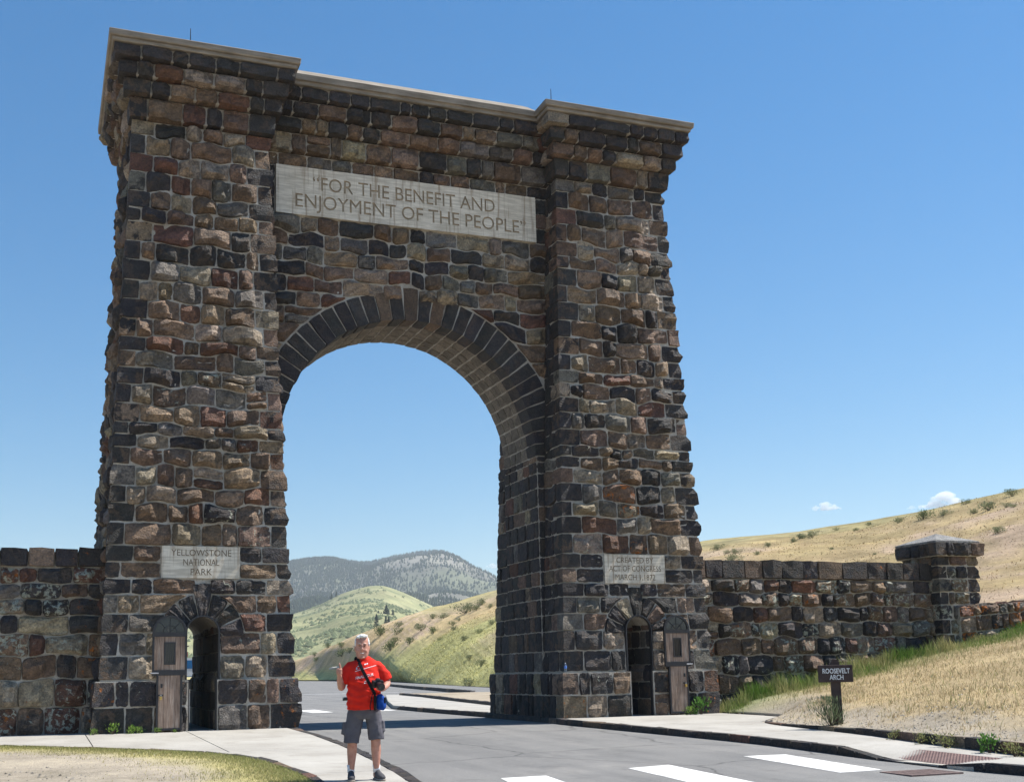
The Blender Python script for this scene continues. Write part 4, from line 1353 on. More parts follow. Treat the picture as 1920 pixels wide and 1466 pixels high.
def lerp3(a, b, t):
    a, b = np.asarray(a, float), np.asarray(b, float); t = np.asarray(t)[..., None]
    return a + (b - a) * t
def sstep(a, b, x): 
    t = np.clip((x - a) / (b - a), 0, 1); return t * t * (3 - 2 * t)

SOILC, STRAW, GREEN = (.34, .295, .235), (.40, .31, .18), (.17, .21, .075)
RB_Y = np.array([-q[1] for q in RB]); RB_X = np.array([q[0] for q in RB])
def rb_x(y): return np.interp(-np.asarray(y, float), RB_Y, RB_X)
def lawn_z(x, y):
    x = np.asarray(x, float); y = np.asarray(y, float)
    g0 = np.where(y < 0, .018 * y, 0)
    xr = np.interp(y, [-26, -14, -10, -4, 0, 1.2], [5.0, 4.6, 4.9, 5.9, 7.0, 7.3])
    kh = .015 + .15 * np.clip((-y - 4.0) / 6.5, 0, 1)
    d = np.maximum(x - xr, 0)
    e = np.maximum(x - rb_x(y) - .1, 0)
    return g0 + kh + np.minimum(.19 * d * sstep(0, 1.6, d), .45 * e)
def build_lawn_r():
    yy = np.concatenate([np.linspace(1.1, 0, 5), np.linspace(-.2, -14, 90), np.linspace(-15, -26, 12)])
    tt = np.linspace(0, 1, 70) ** 1.6
    Y, T = np.meshgrid(yy, tt, indexing='ij')
    X0 = rb_x(Y) + .12; X = X0 + (30 - X0) * T
    Z = lawn_z(X, Y)
    nz = fbm(X.ravel() , Y.ravel(), .6, 4, 3).reshape(X.shape)
    Z = Z + nz * .05 * sstep(.1, 1.5, X - X0)
    X[:, 0] -= .01; Z[:, 0] -= .3
    v = np.stack([X.ravel(), Y.ravel(), Z.ravel()], 1)
    m = len(tt)
    f = [(i * m + j, (i + 1) * m + j, (i + 1) * m + j + 1, i * m + j + 1) for i in range(len(yy) - 1) for j in range(m - 1)]
    ob = link_mesh("lawn", v, f, M_DIRT, None, True); tag(ob, kind="structure")
    d = (X - X0).ravel()
    k = sstep(.3, 2.2, d + fbm(v[:, 0], v[:, 1], .8, 3, 8) * 1.2)
    c = lerp3(SOILC, STRAW, k)
    gk = sstep(-1.8, .8, v[:, 1] + fbm(v[:, 0], v[:, 1], .5, 3, 5)) * .8
    c = c * (1 - gk[:, None]) + np.array(GREEN) * gk[:, None]
    col_attr(ob.data, c)
    return ob
build_lawn_r()

LG_Y = np.array([-q[1] for q in LG]); LG_X = np.array([q[0] for q in LG])
def lg_x(y): return np.interp(-np.asarray(y, float), LG_Y, LG_X)
def build_lawn_l():
    yy = np.linspace(.4, -26, 110); tt = np.linspace(0, 1, 60) ** 1.7
    Y, T = np.meshgrid(yy, tt, indexing='ij')
    X0 = lg_x(Y) - .005; X = X0 - 16 * T
    nz = fbm(X.ravel(), Y.ravel(), .8, 4, 13).reshape(X.shape)
    Z = np.where(Y < 0, .018 * Y, 0) - .012 + (nz * .04 - .02 * T) * sstep(.1, 1.2, X0 - X)
    v = np.stack([X.ravel(), Y.ravel(), Z.ravel()], 1); m = len(tt)
    f = [(i * m + j, i * m + j + 1, (i + 1) * m + j + 1, (i + 1) * m + j) for i in range(len(yy) - 1) for j in range(m - 1)]
    ob = link_mesh("lawn", v, f, M_DIRT, None, True); tag(ob, kind="structure")
    d = (X0 - X).ravel() + fbm(v[:, 0], v[:, 1], .9, 3, 18) * .5
    c = lerp3((.36, .32, .15), SOILC, sstep(.5, 1.5, d))
    col_attr(ob.data, c)
    return ob
build_lawn_l()

def make_blade_mat():
    m, nt, b = new_mat("grass_blade", rough=.7, spec=.2)
    a = N(nt, "ShaderNodeVertexColor", layer_name="turf").outputs[0]
    nt.links.new(a, b.inputs["Base Color"])
    tr = N(nt, "ShaderNodeBsdfTranslucent"); nt.links.new(a, tr.inputs[0])
    mx = N(nt, "ShaderNodeMixShader"); mx.inputs[0].default_value = .35
    out = nt.nodes["Material Output"]
    nt.links.new(b.outputs[0], mx.inputs[1]); nt.links.new(tr.outputs[0], mx.inputs[2]); nt.links.new(mx.outputs[0], out.inputs[0])
    return m
M_BLADE = make_blade_mat()

def blades(name, base, height, width, cols, seed, lean=.5, parent=None, kind="stuff"):
    """one bent blade (two triangles + tip) per base point"""
    r = np.random.RandomState(seed); n = len(base)
    a = r.uniform(0, 2 * np.pi, n); le = r.uniform(.1, lean, n) * height; la = r.uniform(0, 2 * np.pi, n)
    dx = np.stack([np.cos(a), np.sin(a), 0 * a], 1) * (width * .5)[:, None]
    ln = np.stack([np.cos(la) * le, np.sin(la) * le, 0 * la], 1)
    up = np.stack([0 * a, 0 * a, height], 1)
    v = np.empty((n, 5, 3))
    v[:, 0] = base - dx; v[:, 1] = base + dx
    v[:, 2] = base + dx * .75 + up * .55 + ln * .35; v[:, 3] = base - dx * .75 + up * .55 + ln * .35
    v[:, 4] = base + up * .97 + ln
    idx = np.arange(n) * 5
    me = bpy.data.meshes.new(name)
    me.vertices.add(n * 5); me.vertices.foreach_set("co", v.ravel())
    q = np.stack([idx, idx + 1, idx + 2, idx + 3], 1); t = np.stack([idx + 3, idx + 2, idx + 4], 1)
    loops = np.concatenate([q.ravel(), t.ravel()])
    me.loops.add(len(loops)); me.loops.foreach_set("vertex_index", loops)
    me.polygons.add(2 * n)
    me.polygons.foreach_set("loop_start", np.concatenate([np.arange(n) * 4, n * 4 + np.arange(n) * 3]))
    me.polygons.foreach_set("loop_total", np.concatenate([np.full(n, 4), np.full(n, 3)]))
    me.update(calc_edges=True)
    me.materials.append(M_BLADE)
    col_attr(me, np.repeat(cols, 5, axis=0))
    ob = bpy.data.objects.new(name, me); COL.objects.link(ob)
    if parent is not None: ob.parent = parent
    if kind: ob["kind"] = kind
    return ob

def scatter_turf():
    r = np.random.RandomState(11)
    # right lawn: straw with some green
    n = 60000
    y = r.uniform(-13.5, .8, n); d = r.power(.8, n) * 17; x = rb_x(y) + .25 + d
    dens = sstep(.2, 1.6, d + fbm(x, y, .9, 3, 21) * 1.3)
    keep = r.uniform(0, 1, n) < dens * .9 + .06
    x, y, d = x[keep], y[keep], d[keep]
    g_ = np.clip(sstep(-2.4, .4, y + fbm(x, y, .5, 3, 5)) * .85 + (r.uniform(0, 1, len(x)) < .12) * .7, 0, 1)
    c = lerp3((.43, .335, .19), (.15, .21, .06), g_) * r.uniform(.7, 1.25, len(x))[:, None]
    h = r.uniform(.03, .11, len(x)) * (1 + g_)
    tag(blades("dry_grass", np.stack([x, y, lawn_z(x, y) - .01], 1), h, r.uniform(.006, .014, len(x)), c, 1, 1.1), "short straw-coloured grass on the right lawn by the brown sign", "grass")
    # tall green grass at the foot of the right wall
    n = 11000
    x = 7.4 + 14.5 * r.uniform(0, 1, n); w_ = r.power(2.2, n); y = .75 - (1 - w_) * (1.5 + .8 * np.sin(x * 1.3)) - .25 * (x > 14.6)
    y = np.where(x < 8.2, y - .5 * r.uniform(0, 1, n), y)
    k = (.5 + .5 * fbm(x, y, 1.1, 2, 31)) + .25
    h = r.uniform(.12, .6, n) * np.where(x > 14.8, .55, 1.0) * np.clip(k * 1.5 - .45, .2, 1.15) * np.where(y > .0, 1, .75)
    gmix = np.clip(fbm(x, y, .8, 2, 41) * 1.6 + .55 - .30 * (y > .2) + r.uniform(-.25, .25, n), 0, 1)
    c = lerp3((.11, .20, .035), (.42, .38, .18), gmix) * r.uniform(.65, 1.25, n)[:, None]
    tag(blades("tall_green_grass", np.stack([x, y, lawn_z(x, y) - .02], 1), h, r.uniform(.010, .022, n), c, 2, .6), "tall green grass growing along the foot of the right wall", "grass")
    # left foreground strip
    n = 30000
    y = r.uniform(-12.5, .3, n); d = r.exponential(.45, n) + .02; x = lg_x(y) - d
    c = lerp3((.22, .26, .07), (.48, .42, .22), np.clip(r.uniform(0, 1, n) * .7 + d * .45, 0, 1)) * r.uniform(.7, 1.2, n)[:, None]
    z_ = np.where(y < 0, .018 * y, 0) - .02
    tag(blades("dry_grass", np.stack([x, y, z_], 1), r.uniform(.02, .07, n) * np.exp(-.25 * d), r.uniform(.005, .012, n), c, 3, 1.1), "thin yellow-green grass edging the left pavement", "grass")
scatter_turf()

def scatter_pebbles():
    r = np.random.RandomState(9)
    mb = MB(); cols = []
    for i in range(2600):
        if i % 2:
            y = r.uniform(-13, 0); x = float(lg_x(y)) - r.uniform(.5, 6); z_ = gz(y) - .02
        else:
            y = r.uniform(-13.5, -2); x = float(rb_x(y)) + .25 + r.exponential(1.1); z_ = float(lawn_z(x, y))
        s = r.uniform(.008, .024)
        q = [(x + s * r.uniform(.6, 1.2) * a, y + s * r.uniform(.6, 1.2) * b, z_ + s * c) for a, b, c in ((-1, -.8, -.2), (1, -.9, -.2), (.9, 1, -.2), (-1, .9, -.2), (.1, 0, .8))]
        mb.add(q, [(0, 1, 4), (1, 2, 4), (2, 3, 4), (3, 0, 4)])
        cols += [tuple(np.array((.33, .30, .26)) * r.uniform(.4, 1.3))] * 5
    ob = mb.build("gravel", M_DIRT); col_attr(ob.data, cols); tag(ob, "loose gravel and grit scattered over the bare verges", "gravel", kind="stuff")
scatter_pebbles()

# ---- loft of terrain from section lines
def catmull(P, n):
    P = np.asarray(P, float); k = len(P)
    s = np.linspace(0, k - 1, n); i = np.clip(s.astype(int), 0, k - 2); t = (s - i)[:, None]
    while t.ndim < P.ndim: t = t[..., None]
    p0, p1, p2, p3 = P[np.maximum(i - 1, 0)], P[i], P[i + 1], P[np.minimum(i + 2, k - 1)]
    return .5 * (2 * p1 + (-p0 + p2) * t + (2 * p0 - 5 * p1 + 4 * p2 - p3) * t ** 2 + (-p0 + 3 * p1 - 3 * p2 + p3) * t ** 3)
def lin(P, n):
    P = np.asarray(P, float); s = np.linspace(0, len(P) - 1, n); i = np.clip(s.astype(int), 0, len(P) - 2)
    t = (s - i).reshape((-1,) + (1,) * (P.ndim - 1)); return P[i] * (1 - t) + P[i + 1] * t
def grid_mesh(name, G, mat, cols=None):
    n, m = G.shape[:2]
    f = [(i * m + j, i * m + j + 1, (i + 1) * m + j + 1, (i + 1) * m + j) for i in range(n - 1) for j in range(m - 1)]
    v = G.reshape(-1, 3)
    # face up
    a = np.cross(v[f[0][1]] - v[f[0][0]], v[f[0][3]] - v[f[0][0]])
    mid = f[len(f) // 2]
    if np.cross(v[mid[1]] - v[mid[0]], v[mid[3]] - v[mid[0]])[2] < 0: f = [q[::-1] for q in f]
    ob = link_mesh(name, v, f, mat, None, True); tag(ob, kind="structure")
    if cols is not None: col_attr(ob.data, cols)
    return ob

# near hill: foot, crest
HILL = [((30, -24, 4.2), (118, 20, 24)), ((27, -8, 3.6), (108, 52, 22.4)), ((19, 1.8, 2.05), (100.4, 77, 21.0)), ((14, 1.8, 1.1), (96.2, 101.8, 20.0)), ((9.5, 1.8, .25), (84.8, 122.6, 19.4)),
        ((9.0, 5.0, .06), (76, 138, 17.0)), ((12.0, 14, .08), (69, 146, 15.7)), ((15.0, 26, .08), (63.4, 151, 14.5)), ((17.5, 34, .10), (61, 174, 13.0)), ((20.9, 49, .1), (60, 185, 12.3)), ((24.6, 67, .1), (59.3, 195, 11.6)), ((30.5, 95, .1), (59, 216, 10.1)), ((38, 124, .1), (59, 237, 8.6)),
        ((47, 170, .1), (60, 270, 6.5)), ((52, 230, .1), (60, 300, 5.2)), ((50, 300, .1), (62, 380, 4.6)), ((25, 400, 0), (35, 480, 3.5)), ((-60, 440, 0), (-60, 520, 2.5))]
foot = np.array([h[0] for h in HILL], float); crest = np.array([h[1] for h in HILL], float)
def section_stack():
    d = crest - foot; d[:, 2] = 0
    L = np.linalg.norm(d, axis=1, keepdims=True)
    a = foot; b = foot + (crest - foot) * .33; b[:, 2] = foot[:, 2] + (crest - foot)[:, 2] * .27
    c = foot + (crest - foot) * .68; c[:, 2] = foot[:, 2] + (crest - foot)[:, 2] * .66
    e = crest; back = crest + d / L * 18; back[:, 2] = crest[:, 2] - 1.2
    back2 = crest + d / L * 70; back2[:, 2] = -4
    return np.stack([a, b, c, e, back, back2], 1)     # (sections, 6, 3)
S_ = section_stack()
NS = 190
G = catmull(S_, NS)                                   # along the hill
G = catmull(np.swapaxes(G, 0, 1), 60); G = np.swapaxes(G, 0, 1)
HT = np.tile(np.linspace(0, 5, 60)[None, :], (NS, 1))  # 0 foot .. 3 crest .. 5 back
HS = np.tile(np.linspace(0, len(HILL) - 1, NS)[:, None], (1, 60))
fx, fy = G[..., 0].ravel(), G[..., 1].ravel()
G[..., 2] += (fbm(fx, fy, .045, 5, 2) * 1.5).reshape(G.shape[:2]) * sstep(0.0, 1.0, HT) * (1 - .6 * sstep(2.4, 3.0, HT))
def hill_cols(x, y, t, s):
    n1 = fbm(x, y, .05, 4, 51); n2 = fbm(x, y, .35, 3, 52)
    tan_ = lerp3((.455, .325, .175), (.475, .375, .205), np.clip(.5 + n1 * 1.4, 0, 1))
    pink = np.array((.45, .33, .25))
    pk = sstep(.05, .3, n1 + n2 * .35) * .75
    c = tan_ * (1 - pk[:, None]) + pink * pk[:, None]
    # green-yellow grass low on the slope behind the arch, greener bands near the crest
    low = (1 - sstep(.9, 1.9, t + n1 * 1.2)) * sstep(4.8, 6.0, s) * .9
    c = c * (1 - low[:, None]) + np.array((.37, .36, .15)) * low[:, None]  # grass colour also raised to make up for weak sun on this slope
    cr = np.maximum(sstep(2.2, 2.75, t + n1 * .3) * .6, sstep(.02, .3, -n1 + n2 * .3) * .3) * (1 - sstep(8, 9.5, s))
    c = c * (1 - cr[:, None]) + np.array((.33, .31, .14)) * cr[:, None]
    return c * (.86 + .24 * sstep(4.5, 6.0, s) + .5 * np.clip(n2, -.4, .4))[:, None]  # slope behind the arch coloured lighter, offsetting its dim sunlight
vg = MB(); _vp = [(4.7, 4.5), (5.95, 11.4), (7.05, 17.5), (8.5, 25), (9.7, 33.6), (13.2, 32.6), (16.2, 31.2), (17.5, 34.6), (16.2, 26), (13.2, 14), (10.4, 4.5)]
vg.add([(x, y, .075) for x, y in _vp], [tuple(range(len(_vp)))])
tag(vg.build("verge", M_SOIL), kind="structure")
hc = hill_cols(fx, fy, HT.ravel(), HS.ravel())
M_HILL = make_ground_mat("hill_turf", ((.2, .2, .2), (.3, .3, .3), (.4, .4, .4)), (.12, .9, 5.0), .9, .25, attr="turf")
hill = grid_mesh("hill", G, M_HILL, hc)
def on_hill(si, ti):
    """point of the hill at fractional grid indices"""
    i = np.clip(si.astype(int), 0, NS - 2); j = np.clip(ti.astype(int), 0, 58); a = (si - i)[:, None]; b = (ti - j)[:, None]
    return (G[i, j] * (1 - a) * (1 - b) + G[i + 1, j] * a * (1 - b) + G[i, j + 1] * (1 - a) * b + G[i + 1, j + 1] * a * b)
def scatter_hill():
    r = np.random.RandomState(23); n = 90000
    si = r.uniform(14, NS - 22, n); ti = r.uniform(.3, 37, n)
    P = on_hill(si, ti)
    t = ti * 5 / 59; s = si * (len(HILL) - 1) / (NS - 1)
    c = hill_cols(P[:, 0], P[:, 1], t, s) * r.uniform(.7, 1.35, n)[:, None]
    dist = np.hypot(P[:, 0] + 8.5, P[:, 1] + 24.3)
    keep = ((fbm(P[:, 0], P[:, 1], .2, 3, 61) + r.uniform(-.35, .5, n)) > -.05) & (dist < 150)
    P, c, dist = P[keep], c[keep], dist[keep]
    k = r.uniform(.05, .20, len(P))
    P[:, 2] -= .03
    tag(blades("hill_grass", P, k, np.clip(dist * .0009, .03, .14), c, 5, 1.6), "dry bunch grass covering the hillside behind the arch and walls", "grass")
scatter_hill()

# ---- meadow ridge and forested mountain, farther off
CX0, CY0 = -8.465, -24.335
def polar(az, D, zz): return (CX0 + D * math.sin(R(az)), CY0 + D * math.cos(R(az)), zz)
def ridge(name, table, D0, D1, z0, power, n_az, n_d, amp, seed, mat, colf, back, fs=.002):
    az = np.linspace(table[0][0], table[-1][0], n_az)
    tn = np.interp(az, [t[0] for t in table], [t[1] for t in table])
    k = np.ones(5) / 5; tn_s = np.convolve(np.pad(tn, 2, mode='edge'), k, 'valid')
    tn = .5 * tn + .5 * tn_s
    G = np.zeros((n_az, n_d + 6, 3)); U = np.zeros((n_az, n_d + 6))
    for i in range(n_az):
        D1i = D1(az[i])
        for j in range(n_d + 6):
            if j < n_d:
                u = j / (n_d - 1); D = D0 + (D1i - D0) * u
                zc = 1.09 + D1i * tn[i]; zz = z0 + (zc - z0) * (u ** power)
            else:
                q = (j - n_d + 1) / 6; u = 1 + q; D = D1i + back * q; zz = 1.09 + D1i * tn[i] - back * .35 * q * q - back * .05 * q
            U[i, j] = u
            G[i, j] = polar(az[i], D, zz)
    x, y = G[..., 0].ravel(), G[..., 1].ravel()
    d = fbm(x, y, fs, 5, seed).reshape(U.shape)
    w = np.sin(np.pi * np.clip(U, 0, 1)) ** .8
    G[..., 2] += d * amp * w
    c = colf(x, y, U.ravel(), G[..., 2].ravel())
    ob = grid_mesh(name, G, mat, c)
    return G, U, az
MEADOW = [(-30, .035), (0, .042), (8, .046), (11.97, .0525), (13.43, .0606), (14.5, .0711), (15.84, .0774), (16.65, .0781), (17.72, .0703), (19.32, .0567), (20.91, .0444), (24, .035), (60, .03)]
def meadow_col(x, y, u, z_):
    n1 = fbm(x, y, .006, 4, 71); n2 = fbm(x, y, .03, 3, 72)
    c = lerp3((.235, .245, .125), (.33, .305, .175), np.clip(.5 + n1 * 1.3, 0, 1))
    dk = sstep(.02, .30, n2 * .8 + n1 * .5) * .7
    return c * (1 - dk[:, None]) + np.array((.085, .12, .06)) * dk[:, None]
M_FAR = make_ground_mat("far_turf", ((.2, .2, .2), (.3, .3, .3), (.4, .4, .4)), (.008, .05, .3), .6, 2.0, attr="turf")
GM, UM, AZM = ridge("meadow_hill", MEADOW, 420, lambda a: 1500, -3, 1.15, 260, 60, 26, 81, M_FAR, meadow_col, 260, .004)
MOUNT = [(-30, .05), (-5, .07), (4, .085), (9, .094), (11.83, .0969), (12.9, .1014), (13.97, .1030), (15.04, .0980), (15.85, .0968), (17.2, .1030), (18.56, .1062), (19.4, .1080), (19.9, .1068), (20.45, .1015), (21.25, .0918), (22.31, .0795), (25, .06), (32, .04), (60, .03)]
def mount_col(x, y, u, z_):
    n1 = fbm(x, y, .0016, 4, 91); n2 = fbm(x, y, .008, 3, 92)
    c = lerp3((.11, .108, .085), (.215, .20, .172), np.clip(.5 + n1 * .8 + n2 * 1.2, 0, 1))
    gk = sstep(.0, .35, -n1 + n2 * .5) * .7
    return c * (1 - gk[:, None]) + np.array((.115, .13, .072)) * gk[:, None]
GT, UT, AZT = ridge("mountain", MOUNT, 1560, lambda a: 3900, 40, 1.05, 240, 70, 120, 95, M_FAR, mount_col, 500, .0016)

def make_leaf_mat(name, c0, c1, scale):
    m, nt, b = new_mat(name, rough=.8, spec=.15)
    n = noise_node(nt, objco(nt), scale, 3)
    r = ramp(nt, n.outputs[0], [(.35, c0), (.65, c1)])
    nt.links.new(r.outputs[0], b.inputs["Base Color"])
    return m
M_CONIFER = make_leaf_mat("conifer_needles", (.022, .036, .022), (.045, .062, .034), .05)
def forest():
    r = np.random.RandomState(3); n = 75000
    ia = r.uniform(0, 239, n)
    az = AZT[0] + ia / 239 * (AZT[-1] - AZT[0])
    keep = (az > 3) & (az < 26)
    ia = r.uniform((3 + 30) / 90 * 239, (26 + 30) / 90 * 239, n); az = AZT[0] + ia / 239 * 90
    jd = r.power(1.25, n) * 71
    i = ia.astype(int); j = np.clip(jd.astype(int), 0, 73); a = (ia - i)[:, None]; b = (jd - j)[:, None]
    P = GT[i, j] * (1 - a) * (1 - b) + GT[i + 1, j] * a * (1 - b) + GT[i, j + 1] * (1 - a) * b + GT[i + 1, j + 1] * a * b
    big = fbm(P[:, 0], P[:, 1], .0022, 4, 17); sm = fbm(P[:, 0], P[:, 1], .012, 3, 18)
    dens = .95 + big * 1.3 + sm * .9 - .38 * sstep(16.2, 17.4, az + big * 3) + .25 * (1 - sstep(13, 16, az))
    keep = r.uniform(0, 1, n) < np.clip(dens, .05, 1)
    P = P[keep]; n = len(P)
    h = r.uniform(5.5, 11, n); rad = h * r.uniform(.22, .34, n)
    k = 5
    ang = np.arange(k) / k * 2 * np.pi
    v = np.empty((n, k + 1, 3))
    ro = r.uniform(0, 6.28, n)[:, None]
    v[:, :k, 0] = P[:, None, 0] + rad[:, None] * np.cos(ang + ro); v[:, :k, 1] = P[:, None, 1] + rad[:, None] * np.sin(ang + ro); v[:, :k, 2] = (P[:, 2] + .08 * h)[:, None]
    v[:, k] = P; v[:, k, 2] += h
    idx = np.arange(n) * (k + 1)
    tri = np.stack([np.stack([idx + q, idx + (q + 1) % k, idx + k], 1) for q in range(k)], 1).reshape(-1, 3)
    ob = link_mesh("distant_forest", v.reshape(-1, 3), tri, M_CONIFER)
    tag(ob, "dark conifer forest on the far mountain seen through the arch", "forest", kind="stuff")
forest()

def meadow_shrubs():
    r = np.random.RandomState(6); n = 30000
    ia = r.uniform((6 + 30) / 90 * 259, (24 + 30) / 90 * 259, n); jd = r.uniform(3, 58, n)
    i = ia.astype(int); j = jd.astype(int); a = (ia - i)[:, None]; b = (jd - j)[:, None]
    P = GM[i, j] * (1 - a) * (1 - b) + GM[i + 1, j] * a * (1 - b) + GM[i, j + 1] * (1 - a) * b + GM[i + 1, j + 1] * a * b
    d = fbm(P[:, 0], P[:, 1], .012, 4, 44) + .6 * fbm(P[:, 0] * .35, P[:, 1] * 1.6, .02, 3, 45)
    keep = r.uniform(0, 1, n) < np.clip((d - .06) * 1.7, .01, .6)
    P = P[keep]; n = len(P); h = r.uniform(.8, 2.2, n); k = 5; ang = np.arange(k) / k * 6.2832
    v = np.empty((n, k + 1, 3)); rad = h * r.uniform(.8, 1.5, n)
    v[:, :k, 0] = P[:, None, 0] + rad[:, None] * np.cos(ang); v[:, :k, 1] = P[:, None, 1] + rad[:, None] * np.sin(ang); v[:, :k, 2] = P[:, None, 2] - .1
    v[:, k] = P; v[:, k, 2] += h
    idx = np.arange(n) * (k + 1)
    tri = np.stack([np.stack([idx + q, idx + (q + 1) % k, idx + k], 1) for q in range(k)], 1).reshape(-1, 3)
    ob = link_mesh("meadow_scrub", v.reshape(-1, 3), tri, make_leaf_mat("meadow_scrub_leaf", (.10, .125, .065), (.17, .19, .10), .3))
    tag(ob, "grey-green scrub scattered over the far meadow seen through the arch", "scrub", kind="stuff")
meadow_shrubs()

def conifer_mesh(seed):
    r = random.Random(seed); mb = MB(); h = 1.0
    for k in range(26):
        q = .12 + .85 * k / 26; rad = .26 * (1 - q) ** .8 + .015
        for s in range(7):
            a = r.uniform(0, 6.28); L = rad * r.uniform(.7, 1.25)
            x, y = math.cos(a), math.sin(a)
            mb.add([(0, 0, q + .05), (x * L - y * .05, y * L + x * .05, q - .04), (x * L + y * .05, y * L - x * .05, q - .05)], [(0, 1, 2)])
    tr = MB(); tr.tube([(0, 0, -.03), (0, 0, .9)], [.02, .004], 5)
    return mb, tr
_cm = [conifer_mesh(i) for i in range(3)]
M_BARK = simple_mat("bark", (.08, .06, .045), .9, .1)
_protos = []
def conifers():
    r = random.Random(8)
    spots = [(16.35, .047), (16.5, .0462), (16.62, .0475), (16.75, .0478), (16.86, .0465), (16.25, .0405), (16.72, .0395), (16.86, .0405), (16.98, .0425), (17.08, .046), (14.25, .0695), (14.0, .066)]
    for n, (az, tn) in enumerate(spots):
        i = int((az + 30) / 90 * 259 + .5)
        col = GM[i, :60]; D = np.hypot(col[:, 0] - CX0, col[:, 1] - CY0); tt = (col[:, 2] - 1.09) / D
        j = int(np.argmin(np.abs(tt - tn)))
        p = col[j]; p = polar(az, float(D[j]), float(p[2]))
        mbc, mbt = _cm[n % 3]
        h = r.uniform(7, 11)
        if n < 3:
            t = empty("conifer_tree"); c = mbc.build("crown", M_CONIFER, t); k = mbt.build("trunk", M_BARK, t); _protos.append((t, c, k))
        else:
            t0, c0, k0 = _protos[n % 3]; t = t0.copy(); COL.objects.link(t)
            for q in (c0, k0):
                d = q.copy(); COL.objects.link(d); d.parent = t
        t.location = p; t.scale = (h, h, h); t.rotation_euler = (0, 0, r.uniform(0, 6))
        lab = "small dark conifer in the clump on the far green meadow, seen through the arch" if n < 10 else "lone dark conifer on the upper edge of the far green meadow"
        tag(t, lab, "tree", "conifers in the meadow clump" if n < 10 else "conifers on the upper meadow edge")
conifers()
scene.cycles.volume_bounces = 3
def remesh_obj(mb, name, mat, parent, voxel, smooth_it=4, fold=None):
    ob = mb.build(name, mat, parent, True)
    m = ob.modifiers.new("remesh", 'REMESH'); m.mode = 'VOXEL'; m.voxel_size = voxel
    s = ob.modifiers.new("smooth", 'SMOOTH'); s.iterations = smooth_it; s.factor = .5
    ts = bpy.data.scenes.new("tmp"); ts.collection.objects.link(ob)      # evaluate it alone, which is much faster
    vl = ts.view_layers[0]; pa = ob.parent; ob.parent = None
    vl.update(); dg = vl.depsgraph; dg.update()
    me = bpy.data.meshes.new_from_object(ob.evaluated_get(dg))
    ob.modifiers.clear(); ob.data = me; ob.parent = pa
    bpy.data.scenes.remove(ts)
    if fold:
        n = len(me.vertices); co = np.empty(n * 3); no = np.empty(n * 3)
        me.vertices.foreach_get("co", co); me.vertices.foreach_get("normal", no)
        co = co.reshape(-1, 3); no = no.reshape(-1, 3)
        co += no * np.array([fold(Vector(c)) for c in co])[:, None]
        me.vertices.foreach_set("co", co.ravel())
    me.polygons.foreach_set("use_smooth", [True] * len(me.polygons))
    if not me.materials: me.materials.append(mat)
    me.update()
    return ob
# ================================================================== CLOUDS
def make_cloud_mat():
    m = bpy.data.materials.new("cloud_vapour"); m.use_nodes = True
    nt = m.node_tree; nt.nodes.clear()
    o = nt.nodes.new("ShaderNodeOutputMaterial"); v = nt.nodes.new("ShaderNodeVolumePrincipled")
    v.inputs["Color"].default_value = (1, 1, 1, 1); v.inputs["Density"].default_value = .022; v.inputs["Anisotropy"].default_value = .1
    nt.links.new(v.outputs[0], o.inputs["Volume"])
    return m
M_CLOUD = make_cloud_mat()
def cloud(az, tn, D, w, h, seed, label):
    r = random.Random(seed); mb = MB()
    for k in range(46):
        u = r.gauss(0, .27); u = max(-.55, min(.55, u))
        hh = h * (1 - (abs(u) / .58) ** 1.5)
        rr = h * r.uniform(.16, .32) * (1.1 - abs(u))
        mb.ball((u * w, r.uniform(-.25, .25) * h, r.uniform(0, 1) ** 1.3 * hh * .75), (rr * 1.35, rr, rr * .8), 10, 7)
    vs = []
    for v in mb.v:
        p = Vector(v); s = 6 / h
        d = mnoise.noise_vector(p * s) * h * .05 + mnoise.noise_vector(p * s * 3) * h * .025
        vs.append(p + d)
    mb.v = [tuple(q) for q in vs]
    ob = remesh_obj(mb, "cloud", M_CLOUD, None, h * .045, 1)
    ob.location = polar(az, D, 1.09 + D * tn); ob.rotation_euler = (0, 0, -R(az))
    tag(ob, label, "cloud", "small white clouds over the right hill")
cloud(38.42, .1305, 9000, 215, 66, 1, "thin white cloud farthest left above the right hill")
cloud(43.75, .1265, 9000, 300, 115, 2, "largest white cloud, touching the right hill's skyline")
cloud(42.3, .1265, 9000, 62, 26, 3, "tiny white cloud just left of the largest cloud")
cloud(22.15, .0915, 9000, 110, 40, 4, "small faint white cloud at the mountain's right shoulder, seen through the arch")

